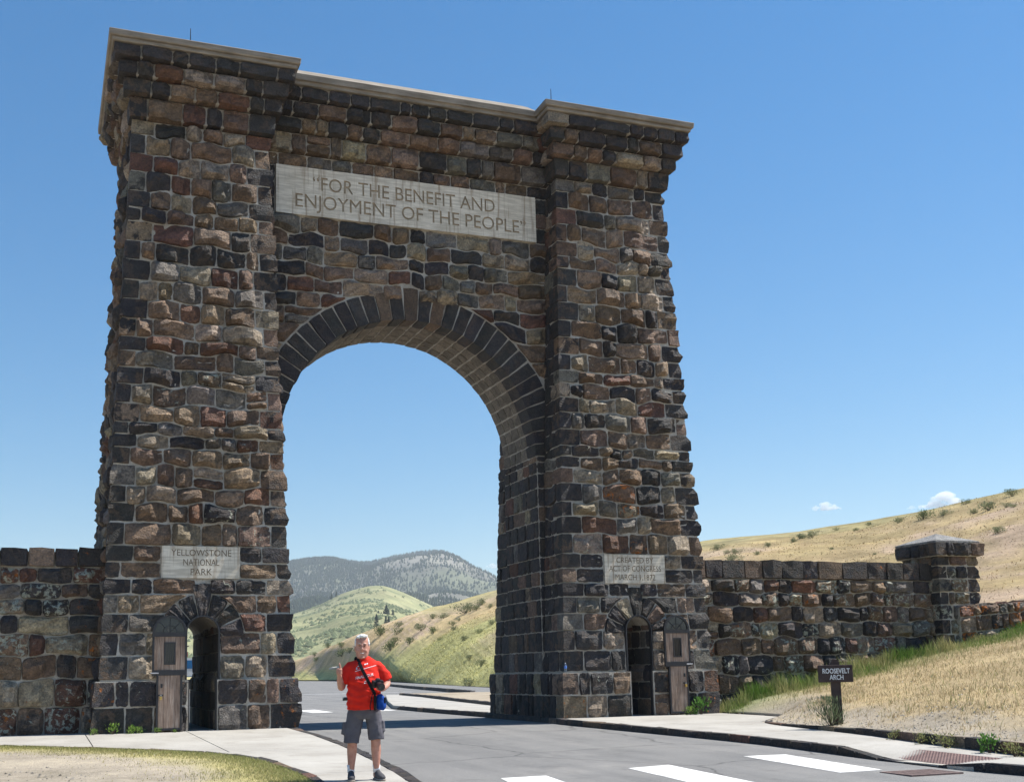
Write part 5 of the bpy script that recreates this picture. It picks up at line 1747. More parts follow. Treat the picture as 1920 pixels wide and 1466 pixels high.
# ================================================================== PLANTS
def leafy(name, seed, n, rad, hgt, c0, c1, leaf=(.05, .012), label=None, loc=(0, 0, 0), stems=6, spread=.5, upright=.5):
    """bush of many narrow leaf blades on a few woody stems"""
    r = np.random.RandomState(seed)
    # clumped leaf positions in a dome
    k = max(4, stems); cc = np.stack([r.normal(0, .42, k) * rad, r.normal(0, .42, k) * rad, r.uniform(.3, .85, k) * hgt], 1)
    w = r.randint(0, k, n)
    P = cc[w] + r.normal(0, 1, (n, 3)) * np.array([rad, rad, hgt]) * .24
    P[:, 2] = np.clip(P[:, 2], .02 * hgt, hgt * 1.05)
    d = P / np.maximum(np.linalg.norm(P, axis=1, keepdims=True), 1e-5) + r.normal(0, .45, (n, 3)); d[:, 2] += upright
    d /= np.linalg.norm(d, axis=1, keepdims=True)
    s = np.cross(d, r.normal(0, 1, (n, 3))); s /= np.maximum(np.linalg.norm(s, axis=1, keepdims=True), 1e-5)
    L = r.uniform(.6, 1.3, n)[:, None] * leaf[0]; W = r.uniform(.7, 1.2, n)[:, None] * leaf[1]
    v = np.stack([P - d * L * .5, P + s * W * .5, P + d * L * .5, P - s * W * .5], 1).reshape(-1, 3)
    f = (np.arange(n)[:, None] * 4 + np.arange(4)[None, :])
    c = lerp3(c0, c1, r.uniform(0, 1, n)) * r.uniform(.7, 1.2, n)[:, None]
    me = bpy.data.meshes.new("foliage"); me.from_pydata(v.tolist(), [], f.tolist()); me.materials.append(M_BLADE); me.update()
    col_attr(me, np.repeat(c, 4, axis=0))
    st = MB()
    for q in cc: st.tube([(0, 0, -.03), (q[0] * .5, q[1] * .5, q[2] * .55), tuple(q)], [.02 * rad + .003, .015 * rad + .002, .004], 5)
    return me, st
def plant(name, label, loc, variant, scale=1.0, rz=0.0, cat="plant", group=None):
    me, st = variant
    root = empty(name, loc, rz)
    a = bpy.data.objects.new("foliage", me); COL.objects.link(a); a.parent = root
    b = bpy.data.objects.new("stems", st); COL.objects.link(b); b.parent = root
    root.scale = (scale,) * 3
    tag(root, label, cat, group)
    return root
def variant(*a, **k):
    me, st = leafy(*a, **k)
    m2 = bpy.data.meshes.new("stems"); m2.from_pydata(st.v, [], st.f); m2.materials.append(M_BARK); m2.update()
    return me, m2
SAGE = [variant("sage", 100 + i, 420, .55, .55, (.16, .18, .085), (.29, .30, .17), (.13, .05), stems=9) for i in range(5)]
SAGE_D = [variant("sage", 120 + i, 420, .6, .62, (.10, .135, .05), (.20, .225, .10), (.13, .05), stems=9) for i in range(3)]
SHRUBS = [(54.38, 218.63, 5.17, 2.36, 1), (53.04, 206.77, 5.62, 1.64, 1), (52.02, 197.95, 5.64, 1.18, 1), (44.42, 149.44, 4.83, 2.33, 1), (46.41, 153.53, 6.04, 1.43, 1), (48.81, 159.73, 7.73, 1.65, 1), (52.89, 183.39, 8.4, 2.78, 1), (54.26, 176.17, 9.68, 1.62, 0), (44.99, 135.48, 7.38, 1.44, 0), (44.57, 120.55, 7.48, 0.92, 1), (41.12, 110.96, 6.46, 0.92, 0), (46.05, 122.41, 8.15, 0.67, 0), (48.08, 134.19, 9.11, 1.3, 0), (48.46, 126.02, 9.44, 2.06, 0), (49.22, 123.81, 9.69, 1.22, 0), (50.8, 125.74, 10.56, 1.52, 0), (49.63, 119.43, 9.8, 0.8, 0), (36.49, 90.18, 5.27, 0.74, 1), (38.38, 91.4, 6.24, 0.85, 0), (35.58, 92.54, 4.56, 0.85, 0), (38.78, 109.86, 5.1, 0.61, 1), (43.26, 125.22, 6.6, 1.35, 1), (41.9, 131.66, 5.33, 1.4, 1), (29.14, 74.15, 2.35, 0.63, 0), (26.5, 64.53, 1.64, 0.82, 0), (56.24, 225.75, 7.2, 1.77, 1), (57.35, 255.55, 4.69, 1.47, 1), (59.96, 253.91, 7.93, 1.72, 1), (58.87, 263.8, 6.03, 1.52, 1), (51.82, 149.83, 9.82, 1.26, 0), (50.41, 153.61, 8.88, 0.8, 0), (79.01, 88.51, 16.37, 1.23, 0), (89.56, 96.95, 18.58, 0.6, 1), (82.12, 84.54, 16.79, 0.61, 1), (91.65, 93.42, 18.81, 0.66, 1), (82.77, 78.01, 16.91, 0.94, 1), (81.76, 73.13, 16.65, 1.49, 1), (81.77, 70.27, 16.66, 1.01, 0), (86.54, 72.14, 18.23, 0.93, 1), (81.53, 63.93, 16.28, 1.41, 0), (81.38, 65.74, 16.2, 0.88, 0), (79.02, 59.19, 15.84, 0.73, 0), (76.86, 56.39, 15.37, 0.61, 0), (88.58, 67.55, 18.54, 1.15, 1), (58.04, 40.2, 10.51, 0.8, 0), (78.84, 90.09, 16.49, 0.87, 0), (70.6, 95.91, 15.53, 1.11, 0), (67.29, 88.92, 14.34, 0.7, 0), (67.08, 86.9, 14.06, 0.92, 0), (71.78, 87.3, 15.0, 0.83, 0), (75.45, 87.38, 15.65, 0.84, 0), (78.48, 90.14, 16.42, 0.99, 0), (57.07, 72.98, 11.68, 1.21, 0), (61.17, 74.44, 12.54, 0.62, 0), (64.03, 66.33, 12.27, 0.4, 0), (61.01, 56.91, 10.72, 0.37, 0), (18.6, 41, 0.16, 0.75, 0), (22.5, 57, 0.16, 0.9, 0)]
_names = {}
for i, (x, y, z_, s, dk) in enumerate(SHRUBS):
    v = SAGE_D[i % 3] if dk else SAGE[i % 5]
    behind = x < 57 or y > 120
    if behind:
        lab = ("dark olive sagebrush on the dry slope seen through the arch" if dk else "pale grey-green sagebrush on the dry slope seen through the arch"); grp = "dark sagebrush seen through the arch" if dk else "pale sagebrush seen through the arch"
    else:
        lab = ("dark sagebrush along the skyline of the right hill" if dk else "pale grey-green sagebrush on the right hill above the wall"); grp = "dark sagebrush on the right skyline" if dk else "pale sagebrush on the right hill"
    if s > 2.2 and behind: lab = "large " + lab; grp = "large " + grp
    plant("sagebrush", lab, (x, y, z_ - .05), v, s * (1.15 if not dk else 1.05), i * 1.7, "bush", grp)


V_BUSH = variant("bush", 201, 900, .30, .52, (.085, .125, .065), (.24, .28, .15), (.11, .010), stems=14, upright=1.2)
plant("rabbitbrush", "grey-green bush growing around the foot of the brown sign", (5.84, -6.08, float(lawn_z(5.9, -6.1)) - .01), V_BUSH, 1.0, 0, "bush")
V_WEED = [variant("weed", 210 + i, 90, .13, .16, (.12, .25, .03), (.30, .42, .10), (.05, .02), stems=5, upright=.6) for i in range(3)]
V_WEED2 = variant("weed", 219, 160, .24, .20, (.16, .19, .05), (.36, .34, .16), (.05, .02), stems=8, upright=.3)
V_PLANT = variant("weed", 220, 170, .13, .25, (.06, .16, .03), (.16, .30, .07), (.06, .03), stems=6, upright=.9)
for i, (x, y, s, lab) in enumerate([(-7.36, -.20, .75, "small bright weed where the left wall meets the left tower"), (-6.98, -.17, 1.25, "largest bright green weed at the left tower's outer base"),
                                    (-6.66, -.17, 1.0, "bright green weed left of the middle of the left tower's base blocks"), (-6.46, -.18, .8, "small bright weed left of the open left door"), (-6.12, -.24, .62, "tiny bright weed under the open left door"), (-5.75, -.24, .4, "tiniest weed by the left doorway sill")]):
    plant("weed", lab, (x, y, gz(y)), V_WEED[i % 3], s, i * 1.3)
plant("weed", "leafy green weed under the open right door", (6.35, -.25, gz(-.25)), V_WEED[0], 1.2, .4)
plant("weed", "tall green weed right of the open right door", (6.72, -.16, gz(-.2)), V_PLANT, 1.5, .9)
for i, (x, y, s, lab) in enumerate([(5.22, -8.55, .75, "low yellowish weed at the start of the dark lawn edging"), (4.97, -9.45, .8, "low yellowish weed along the middle of the lawn edging"), (4.80, -10.15, .95, "yellowish weed on the lawn edging left of the green plant"), (4.52, -11.75, .9, "brownish weed on the lawn edging at the right picture edge")]):
    plant("weed", lab, (x - .06, y, gz(y)), V_WEED2, s, i * .9)
plant("weed", "bushy dark green plant on the lawn edging near the right picture edge", (4.60, -11.15, gz(-11.1)), V_PLANT, 1.0, .3)

# white log lying on the slope beyond the arch
M_LOG = simple_mat("bleached_wood", (.50, .47, .42), .85, .2, .25, 5, 30, .4, .02)
mb = MB()
mb.tube([(-1.9, 0, .10), (-1.2, .05, .22), (-.2, .0, .28), (.8, -.05, .36), (1.7, 0, .62), (2.1, .05, .66)], [.16, .27, .30, .28, .24, .12], 10)
mb.tube([(-.9, .05, .28), (-1.25, -.1, .62)], [.09, .04], 6)
lg = mb.build("fallen_log", M_LOG, None, True); lg.location = (52.6, 215.0, 2.40); lg.rotation_euler = (0, 0, R(-14))
tag(lg, "bleached white log lying in the grass beyond the road, behind the man's raised hand", "log")

# ================================================================== SMALL THINGS
M_SIGN = simple_mat("dark_brown_sign_wood", (.058, .040, .036), .75, .25, .3, 7, 30, .3, .006)
M_WHITE = simple_mat("white_paint", (.72, .72, .70), .7, .3, .1, 10)
_sz = float(lawn_z(6.28, -5.98)) 
sg = empty("park_sign", (6.12, -5.93, _sz), R(-32))
tag(sg, "small dark brown wooden sign on a thick post beside the right pavement", "sign")
mb = MB()
w = .085; pr = []
prof = [(-w, -.3), (w, -.3), (w, 1.14), (w * .6, 1.20), (-w * .35, 1.215), (-w, 1.13)]
mb.prism([(x, w, q) for x, q in prof], (0, -2 * w, 0))
po = mb.build("post", M_SIGN, sg)
mb = MB(); mb.box(-.325, .315, -w - .05, -w - .002, .77, 1.10)
bd = mb.build("board", M_SIGN, sg)
bv = bd.modifiers.new("bevel", 'BEVEL'); bv.width = .012; bv.segments = 2
for body, wd, zc in (("ROOSEVELT", .50, .985), ("ARCH", .255, .865)):
    v, f = text_geo(body, .01, wd, zc, .090, -w - .052, .003, 'H', .018)
    lt = MB(); lt.add(v, f); lo = lt.build("lettering", M_WHITE, sg)

# drinking bottle on the plinth ledge
def make_plastic(name, col, rough=.1, trans=.9):
    m, nt, b = new_mat(name, col, rough, .5)
    b.inputs["Transmission Weight"].default_value = trans; b.inputs["IOR"].default_value = 1.33
    return m
bt = empty("water_bottle", (3.235, .035, 1.062))
tag(bt, "clear plastic water bottle with a blue label on the right tower's plinth ledge", "bottle")
def lathe(prof, seg=14):
    mb = MB(); n = len(prof)
    vs = [(r_ * math.cos(2 * math.pi * k / seg), r_ * math.sin(2 * math.pi * k / seg), q) for r_, q in prof for k in range(seg)]
    fs = [(i * seg + k, i * seg + (k + 1) % seg, (i + 1) * seg + (k + 1) % seg, (i + 1) * seg + k) for i in range(n - 1) for k in range(seg)]
    fs += [tuple(range(seg))[::-1], tuple(range((n - 1) * seg, n * seg))]
    mb.add(vs, fs); return mb
lathe([(.028, .0), (.032, .01), (.032, .06), (.030, .075), (.032, .09), (.032, .14), (.026, .165), (.013, .185), (.012, .20)]).build("bottle_body", make_plastic("clear_plastic", (.80, .88, .94)), bt, True)
lathe([(.0325, .085), (.0328, .087), (.0328, .138), (.0325, .14)]).build("label_band", simple_mat("blue_label", (.09, .22, .62), .5, .3, .3, 40), bt, True)
lathe([(.0145, .199), (.0145, .216), (.013, .218)]).build("bottle_cap", simple_mat("white_cap", (.75, .78, .82), .5, .3, .1), bt, True)

# board beyond the left doorway
M_BLUE = simple_mat("blue_board", (.03, .16, .36), .5, .3, .15, 3)
M_REDB = simple_mat("red_board", (.42, .03, .03), .5, .3, .2, 3)
kb = empty("information_board", (-4.25, 12.0, -.12))
tag(kb, "white and blue board on posts glimpsed through the left doorway", "sign")
mb = MB(); mb.box(-.75, -.67, -.04, .04, 0, 1.85); mb.box(.67, .75, -.04, .04, 0, 1.85); mb.build("post", M_IRON, kb)
mb = MB(); mb.box(-.66, .66, -.03, .03, 1.25, 1.83); mb.build("panel", M_WHITE, kb)
mb = MB(); mb.box(-.655, .655, -.036, -.031, 1.50, 1.76); mb.build("blue_band", M_BLUE, kb)
mb = MB(); mb.box(-.655, .655, -.036, -.031, 1.25, 1.275); mb.build("blue_edge", M_BLUE, kb)
mb = MB(); mb.box(.06, .22, -.03, .03, 1.87, 2.02); mb.build("red_topper", M_REDB, kb)

# ================================================================== THE MAN
def make_skin():
    m, nt, b = new_mat("skin", (.50, .27, .20), .55, .35)
    n = noise_node(nt, objco(nt), 18, 4)
    r = ramp(nt, n.outputs[0], [(.3, (.42, .19, .135)), (.7, (.54, .29, .215))])
    nt.links.new(r.outputs[0], b.inputs["Base Color"])
    b.inputs["Subsurface Weight"].default_value = .12
    b.inputs["Subsurface Radius"].default_value = (.02, .008, .005); b.inputs["Subsurface Scale"].default_value = .5
    return m
def make_cloth(name, base, var=.15, bs=120):
    m, nt, b = new_mat(name, base, .85, .2)
    co = objco(nt); n = noise_node(nt, co, 9, 4)
    r = ramp(nt, n.outputs[0], [(.3, tuple(c * (1 - var) for c in base)), (.7, tuple(min(1, c * (1 + var)) for c in base))])
    nt.links.new(r.outputs[0], b.inputs["Base Color"])
    n2 = noise_node(nt, co, 22, 5, .6); bump(nt, b, n2.outputs[0], .35, .012)
    return m
M_SKIN = make_skin()
M_RED = make_cloth("red_cotton", (.62, .022, .012), .12)
M_GREYC = make_cloth("grey_canvas", (.105, .10, .115), .15)
M_SOCK = make_cloth("white_knit", (.72, .72, .74), .05)
M_SHOE = make_cloth("dark_shoe_fabric", (.07, .07, .075), .3)
M_SOLE = simple_mat("shoe_sole", (.30, .27, .23), .8, .2, .2)
M_HAIR = make_cloth("white_hair", (.70, .69, .67), .12)
M_BLACK = simple_mat("black_plastic", (.012, .012, .014), .4, .5, .3, 30)
M_STRAP = make_cloth("black_webbing", (.012, .013, .015), .2)
M_BAG = make_cloth("blue_nylon", (.008, .055, .28), .25)
HX = -.02
MX, MY = -4.62, -10.56
man = empty("person", (MX, MY, gz(MY)), R(-15.4))
tag(man, "person in red T-shirt and grey cargo shorts giving a thumbs up on the left pavement", "person")
b = MB()
# legs
for hip, knee, ank in (((-.105, .02, .88), (-.15, -.005, .48), (-.170, .025, .085)), ((.105, .02, .88), (.138, -.005, .49), (.145, .025, .085))):
    hip, knee, ank = Vector(hip), Vector(knee), Vector(ank)
    calf = knee.lerp(ank, .33) + Vector((0, .02, 0))
    b.tube([hip, hip.lerp(knee, .5), knee + Vector((0, 0, .05)), knee - Vector((0, 0, .03)), calf, knee.lerp(ank, .72), ank, ank - Vector((0, 0, .05))], [.098, .085, .066, .060, .062, .045, .037, .040], 14)
# trunk, neck
b.tube([(0, .02, .80), (0, .01, .92), (0, -.03, 1.08), (0, -.01, 1.25), (0, .01, 1.38), (0, .015, 1.45), (-.01, .012, 1.49), (HX, 0, 1.54)], [(.13, .10), (.17, .125), (.18, .145), (.175, .125), (.165, .10), (.10, .075), (.062, .062), (.060, .062)], 18)
# head
rings = [(1.468, .044, .045, -.035), (1.485, .062, .064, -.030), (1.515, .075, .084, -.016), (1.555, .082, .095, -.006), (1.60, .085, .101, .002), (1.65, .086, .104, .008), (1.70, .084, .102, .012), (1.74, .071, .086, .014), (1.765, .044, .053, .014), (1.775, .015, .02, .014)]
b.tube([(HX, yc, q) for q, rx, ry, yc in rings], [(rx, ry) for q, rx, ry, yc in rings], 20, up=(0, 1, 0))
b.ball((HX, -.108, 1.592), (.017, .020, .022)); b.tube([(HX, -.098, 1.645), (HX, -.108, 1.605)], [.010, .014], 8)
for s in (-1, 1):
    b.ball((HX + s * .088, .012, 1.605), (.010, .020, .032)); b.ball((HX + s * .040, -.072, 1.572), (.026, .022, .024)); b.ball((HX + s * .034, -.088, 1.655), (.028, .013, .010))
b.ball((HX, -.078, 1.490), (.030, .024, .020)); b.ball((HX, -.086, 1.530), (.030, .014, .009))
# his right arm (left in the picture), raised fist with thumb up
b.tube([(-.17, .015, 1.39), (-.230, 0, 1.28), (-.278, -.02, 1.13), (-.284, -.045, 1.125)], [.050, .050, .046, .044], 12)
b.tube([(-.282, -.03, 1.125), (-.292, -.085, 1.19), (-.300, -.125, 1.255), (-.303, -.145, 1.295)], [.045, .043, .034, .028], 12)
b.ball((-.306, -.150, 1.328), (.036, .026, .040))
for k in range(4):
    q = 1.352 - k * .0185
    o = (.0, .004, .003, -.004)[k]
    b.tube([(-.333, -.160, q), (-.330 - o, -.186, q), (-.302, -.199, q - .002), (-.276, -.192, q - .003), (-.272, -.172, q - .003)], [.0105, .0105, .010, .0095, .0085], 8)
b.tube([(-.290, -.158, 1.345), (-.288, -.172, 1.372), (-.297, -.176, 1.400), (-.302, -.170, 1.432)], [.013, .0125, .0115, .009], 8)
# his left arm (right in the picture), bent, hand under the camera
b.tube([(.17, .015, 1.39), (.240, .01, 1.30), (.288, .015, 1.185), (.288, -.005, 1.17)], [.050, .052, .047, .045], 12)
b.tube([(.287, .01, 1.178), (.275, -.085, 1.145), (.250, -.17, 1.115), (.235, -.205, 1.105)], [.046, .042, .032, .028], 12)
b.ball((.215, -.235, 1.092), (.042, .040, .020))
for k, (x, y) in enumerate(((.245, -.245), (.238, -.268), (.226, -.287), (.212, -.300))):
    b.tube([(x - .02, y + .012, 1.088), (x + .012, y - .006, 1.092), (x + .018, y - .010, 1.118), (x + .006, y - .012, 1.140)], [.0105, .0105, .010, .0085], 8)
b.tube([(.185, -.215, 1.092), (.158, -.238, 1.10), (.150, -.258, 1.122), (.153, -.262, 1.140)], [.013, .0125, .011, .009], 8)
body = remesh_obj(b, "body", M_SKIN, man, .0065, 3)
# T-shirt
b = MB()
b.tube([(0, -.02, .865), (0, -.025, .92), (0, -.04, 1.05), (0, -.035, 1.16), (0, -.015, 1.28), (0, .005, 1.38), (0, .012, 1.43), (-.005, .015, 1.468), (-.012, .014, 1.492)],
       [(.212, .168), (.213, .172), (.212, .180), (.206, .170), (.205, .150), (.198, .122), (.168, .100), (.105, .082), (.076, .074)], 22)
b.tube([(-.09, .012, 1.395), (-.155, .010, 1.375), (-.205, .004, 1.315), (-.243, -.004, 1.245), (-.268, -.014, 1.185)], [.072, .080, .084, .084, .082], 16)
b.tube([(.09, .012, 1.395), (.155, .012, 1.375), (.208, .010, 1.32), (.25, .008, 1.26), (.283, .006, 1.20)], [.072, .080, .084, .083, .080], 16)
def shirt_fold(c):
    d = .011 * mnoise.noise(Vector((c.x * 9, c.y * 6, c.z * 15 + c.x * 6))) + .004 * mnoise.noise(Vector((c.x * 22, c.y * 12, c.z * 30)))
    if abs(c.x) < .22 and c.z < 1.2: d += .006 * math.sin(c.z * 70 + 6 * c.x + 3 * mnoise.noise(c * 6))
    return d
shirt = remesh_obj(b, "t_shirt", M_RED, man, .009, 3, shirt_fold)
# shorts
b = MB()
b.tube([(0, .01, .905), (0, .01, .86), (0, .01, .80), (0, .015, .755)], [(.185, .150), (.195, .158), (.20, .155), (.17, .13)], 20)
b.tube([(-.095, .01, .83), (-.128, .005, .68), (-.155, -.002, .55), (-.163, -.004, .452)], [(.105, .125), (.104, .115), (.100, .108), (.098, .106)], 16, up=(0, 1, 0))
b.tube([(.095, .01, .83), (.122, .005, .68), (.142, -.002, .56), (.146, -.004, .488)], [(.105, .125), (.102, .115), (.098, .108), (.096, .105)], 16, up=(0, 1, 0))
b.tube([(-.243, .01, .705), (-.262, .005, .55)], [(.030, .065), (.030, .068)], 8, up=(0, 1, 0))
b.tube([(.226, .01, .715), (.236, .005, .58)], [(.026, .06), (.026, .062)], 8, up=(0, 1, 0))
def short_fold(c): return .012 * mnoise.noise(Vector((c.x * 12, c.y * 8, c.z * 9))) + .004 * mnoise.noise(Vector((c.x * 26, c.y * 16, c.z * 22)))
shorts = remesh_obj(b, "cargo_shorts", M_GREYC, man, .009, 3, short_fold)
# hair
b = MB()
b.ball((HX, .034, 1.685), (.092, .094, .098), 16, 12); b.ball((HX, .055, 1.61), (.076, .062, .08), 14, 10)
b.ball((HX + .012, -.048, 1.752), (.060, .048, .026), 12, 8); b.ball((HX - .038, -.040, 1.742), (.034, .044, .026), 12, 8)
for s in (-1, 1): b.ball((HX + s * .081, -.012, 1.668), (.013, .034, .040), 10, 8)
hair = remesh_obj(b, "hair", M_HAIR, man, .006, 2, lambda c: .006 * mnoise.noise(c * 45) + .004 * mnoise.noise(c * 90))
# eyes, brows, smile
M_EYE = simple_mat("dark_eye", (.03, .022, .02), .3, .5, .1); M_TEETH = simple_mat("teeth", (.75, .72, .66), .4, .4, .05); M_LIP = simple_mat("lip", (.30, .10, .09), .6, .3, .1)
M_BROW = simple_mat("brow_hair", (.42, .36, .32), .8, .2, .1)
for s in (-1, 1):
    e = MB(); e.ball((HX + s * .032, -.0985, 1.633), (.0125, .006, .0045), 10, 6); e.build("eye", M_EYE, man, True)
    e = MB(); e.tube([(HX + s * .012, -.105, 1.655), (HX + s * .032, -.105, 1.662), (HX + s * .052, -.090, 1.655)], [.004, .0055, .003], 6); e.build("eyebrow", M_BROW, man, True)
e = MB(); e.tube([(HX + .030 * math.cos(a), -.096 + .012 * abs(math.cos(a)), 1.548 - .012 * math.sin(a)) for a in np.linspace(0, math.pi, 9)], [.002, .004, .0055, .006, .006, .006, .0055, .004, .002], 6); e.build("mouth", M_LIP, man, True)
e = MB(); e.tube([(HX + .022 * math.cos(a), -.104 + .010 * abs(math.cos(a)), 1.549 - .008 * math.sin(a)) for a in np.linspace(0, math.pi, 9)], [.001, .002, .0035, .004, .004, .004, .0035, .002, .001], 6); e.build("teeth", M_TEETH, man, True)
# socks and shoes
for x, dx in ((-.170, .004), (.145, .05)):
    e = MB(); e.tube([(x, .025, .09), (x, .025, .145), (x - (.003), .024, .188)], [.044, .044, .047], 12); e.build("sock", M_SOCK, man, True)
    e = MB()
    heel = Vector((x - dx * .35, .085, 0)); toe = Vector((x + dx * 1.6, -.175, 0)); d = toe - heel
    pr = [(0.0, .028, .040, .05), (.12, .038, .055, .062), (.32, .042, .062, .066), (.52, .044, .050, .054), (.75, .048, .040, .044), (.92, .040, .030, .036), (1.0, .020, .018, .028)]
    e.tube([heel + d * t + Vector((0, 0, zc)) for t, rx, rz_, zc in pr], [(rx, rz_) for t, rx, rz_, zc in pr], 14)
    sh = remesh_obj(e, "shoe", M_SHOE, man, .007, 2)
    e = MB(); e.tube([heel + d * t + Vector((0, 0, .011)) for t, rx, rz_, zc in pr], [(rx + .006, .013) for t, rx, rz_, zc in pr], 14); e.build("sole", M_SOLE, sh, True)
    e = MB()
    for t in (.42, .52, .62):
        c = heel + d * t; e.tube([c + Vector((-.03, 0, .095 - .03 * (t - .4) / .2)), c + Vector((0, -.005, .110 - .028 * (t - .4) / .2)), c + Vector((.03, 0, .095 - .03 * (t - .4) / .2))], .005, 6)
    e.build("laces", M_SOCK, sh, True)

# prints on the shirt, laid on its surface
bvh = BVHTree.FromPolygons([v.co.copy() for v in shirt.data.vertices], [tuple(p.vertices) for p in shirt.data.polygons])
def on_shirt(x, z_, off=.003):
    h = bvh.ray_cast(Vector((x, -1, z_)), Vector((0, 1, 0)))
    return (x, (h[0].y if h[0] is not None else -.1) - off, z_)
M_PRINT = simple_mat("white_print", (.74, .76, .78), .7, .2, .06, 60); M_PRINT2 = simple_mat("pale_blue_print", (.36, .55, .62), .7, .2, .2, 60)
def print_mesh(name, pts2d, faces, mat):
    me = [on_shirt(x, z_) for x, z_ in pts2d]
    return link_mesh(name, me, faces, mat, shirt)
def print_text(body, x0, z0, w, cap, slope):
    m = text_mesh(body, 0.0, 2)
    co = np.empty(len(m.vertices) * 3); m.vertices.foreach_get("co", co); co = co.reshape(-1, 3)
    X = co[:, 0] / co[:, 0].max(); Z = co[:, 1] / max(co[:, 1].max(), 1e-6)
    f = [tuple(p.vertices) for p in m.polygons]
    pts = [(x0 + a * w, z0 + b_ * cap + slope * a * w) for a, b_ in zip(X, Z)]
    print_mesh("shirt_lettering", pts, f, M_PRINT)
print_text("FINAL FOUR", -.105, 1.222, .222, .034, .20)
def quad_strip(name, segs, mat):
    pts = []; fs = []
    for (x0, z0, x1, z1, t) in segs:
        k = len(pts); pts += [(x0, z0 - t), (x1, z1 - t), (x1, z1 + t), (x0, z0 + t)]; fs.append((k, k + 1, k + 2, k + 3))
    print_mesh(name, pts, fs, mat)
quad_strip("shirt_small_line", [(-.108 + i * .0125, 1.322 + i * .0034, -.099 + i * .0125, 1.3245 + i * .0034, .0038) for i in range(21)], M_PRINT)
quad_strip("shirt_logo", [(-.098, 1.352, -.04, 1.362, .007), (-.092, 1.366, -.03, 1.378, .006), (-.078, 1.382, -.036, 1.390, .005)], M_PRINT2)
quad_strip("shirt_chest_emblem", [(.006, 1.405, .022, 1.410, .008), (.034, 1.412, .050, 1.417, .008), (.014, 1.409, .042, 1.414, .003)], M_PRINT)
quad_strip("shirt_patch", [(.0, 1.186, .062, 1.198, .014)], M_PRINT)

# camera held in his hand
def man_thing(name, label, cat):
    o = empty(name, (MX, MY, gz(MY)), R(-15.4)); tag(o, label, cat); return o
cm = man_thing("camera", "black camera with a fat lens held by the man in the red shirt", "camera")
rot = Matrix.Rotation(R(16), 4, 'Z') @ Matrix.Rotation(R(10), 4, 'X')
def cam_part(mb, name, mat):
    mb.v = [tuple((rot @ Vector(v)) + Vector((.165, -.235, 1.165))) for v in mb.v]
    return mb.build(name, mat, cm, False)
e = MB(); e.box(-.068, .068, -.03, .035, -.045, .045); e.box(-.068, -.038, -.048, -.03, -.045, .04)
e.hexa([(-.03, -.034, .045), (.03, -.034, .045), (.03, .03, .045), (-.03, .03, .045)], [(-.018, -.024, .072), (.018, -.024, .072), (.018, .02, .072), (-.018, .02, .072)])
cb = cam_part(e, "camera_body", M_BLACK); bv = cb.modifiers.new("bevel", 'BEVEL'); bv.width = .006; bv.segments = 2
e = MB(); e.tube([(0, -.03, -.004), (0, -.06, -.004), (0, -.062, -.004), (0, -.13, -.006), (0, -.135, -.006), (0, -.165, -.008)], [.036, .036, .040, .041, .045, .046], 20); cam_part(e, "lens", M_BLACK)
e = MB(); e.ball((0, -.160, -.008), (.036, .010, .036), 16, 8); cam_part(e, "front_glass", M_GLASS)

# shoulder bag with its strap
bag = man_thing("shoulder_bag", "blue nylon bag on a black strap slung across the man's chest", "bag")
e = MB(); e.tube([(.185, -.15, 1.035), (.195, -.16, 1.0), (.203, -.165, .94), (.204, -.162, .88), (.198, -.155, .855)], [(.034, .028), (.056, .040), (.066, .048), (.064, .048), (.046, .036)], 14, up=(0, 1, 0))
remesh_obj(e, "pouch", M_BAG, bag, .008, 3, lambda c: .006 * mnoise.noise(c * 25))
e = MB(); e.box(.115, .150, -.235, -.175, .85, 1.03); fp = e.build("side_pocket", M_STRAP, bag); bv = fp.modifiers.new("bevel", 'BEVEL'); bv.width = .01; bv.segments = 2
e = MB(); e.box(.24, .262, -.225, -.215, .93, 1.0); e.build("pocket_flap", M_STRAP, bag)
path = [(-.085, 1.49), (-.07, 1.46), (-.05, 1.41), (-.02, 1.34), (.015, 1.27), (.05, 1.20), (.085, 1.13), (.11, 1.08)]
front = [Vector(on_shirt(x, q, .006)) for x, q in path]
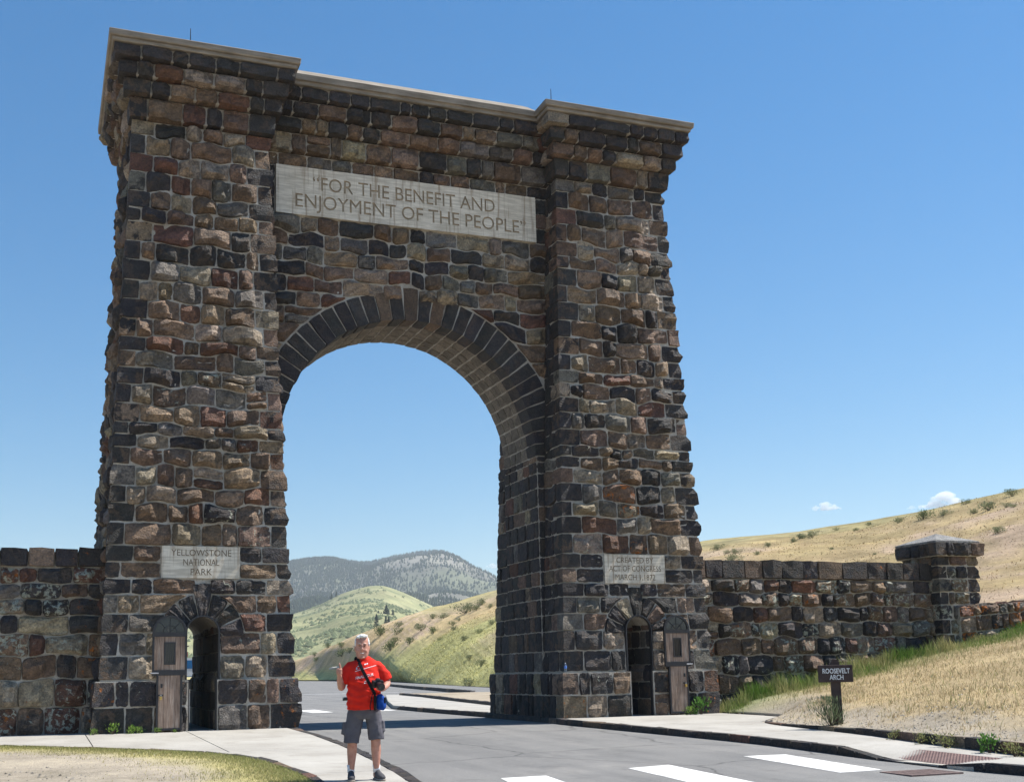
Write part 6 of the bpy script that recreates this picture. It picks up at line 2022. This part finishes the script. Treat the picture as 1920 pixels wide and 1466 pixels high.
front[0] = Vector((-.086, -.02, 1.500))
pts = [Vector((-.10, .10, 1.44)), Vector((-.098, .05, 1.488))] + front + [Vector((.135, -.225, 1.03))]
vs = []; fs = []
for i, p in enumerate(pts):
    t = (pts[min(i + 1, len(pts) - 1)] - pts[max(i - 1, 0)]).normalized()
    nrm = Vector((0, -1, 0)) if i > 2 else Vector((0, -.3, 1)).normalized()
    s = t.cross(nrm).normalized() * .020
    vs += [p - s, p + s, p + s + nrm * .004, p - s + nrm * .004]
for i in range(len(pts) - 1):
    for k in range(4): fs.append((i * 4 + k, i * 4 + (k + 1) % 4, (i + 1) * 4 + (k + 1) % 4, (i + 1) * 4 + k))
link_mesh("strap", vs, fs, M_STRAP, bag)
e = MB(); e.tube([(.10, -.24, 1.05), (.085, -.235, .97), (.07, -.225, .90), (.075, -.22, .845)], .006, 6); e.tube([(.13, -.24, 1.04), (.125, -.245, .95), (.13, -.235, .84)], .008, 6); e.build("loose_straps", M_STRAP, bag)
# dark tube at his back
tb = man_thing("black_tube", "short black tube sticking out behind the man's waist", "tube")
e = MB(); e.tube([(-.16, .13, .985), (-.255, .12, .985)], [.022, .022], 12); e.build("tube_barrel", M_BLACK, tb, True)
e = MB(); e.tube([(-.255, .12, .985), (-.268, .12, .985)], [.024, .024], 12); e.build("tube_cap", simple_mat("dark_teal_cap", (.02, .07, .08), .4, .5, .1), tb, True)
HAZE = 1.0e-4
# ================================================================== HAZE
hz_m = bpy.data.materials.new("haze_air"); hz_m.use_nodes = True
nt = hz_m.node_tree; nt.nodes.clear()
o_ = nt.nodes.new("ShaderNodeOutputMaterial"); v_ = nt.nodes.new("ShaderNodeVolumePrincipled")
v_.inputs["Color"].default_value = (.82, .90, 1.0, 1); v_.inputs["Density"].default_value = HAZE; v_.inputs["Anisotropy"].default_value = .2
nt.links.new(v_.outputs[0], o_.inputs["Volume"])
mb = MB(); mb.box(-4800, 5200, -4800, 5200, -8, 520)
tag(mb.build("haze", hz_m), kind="stuff")
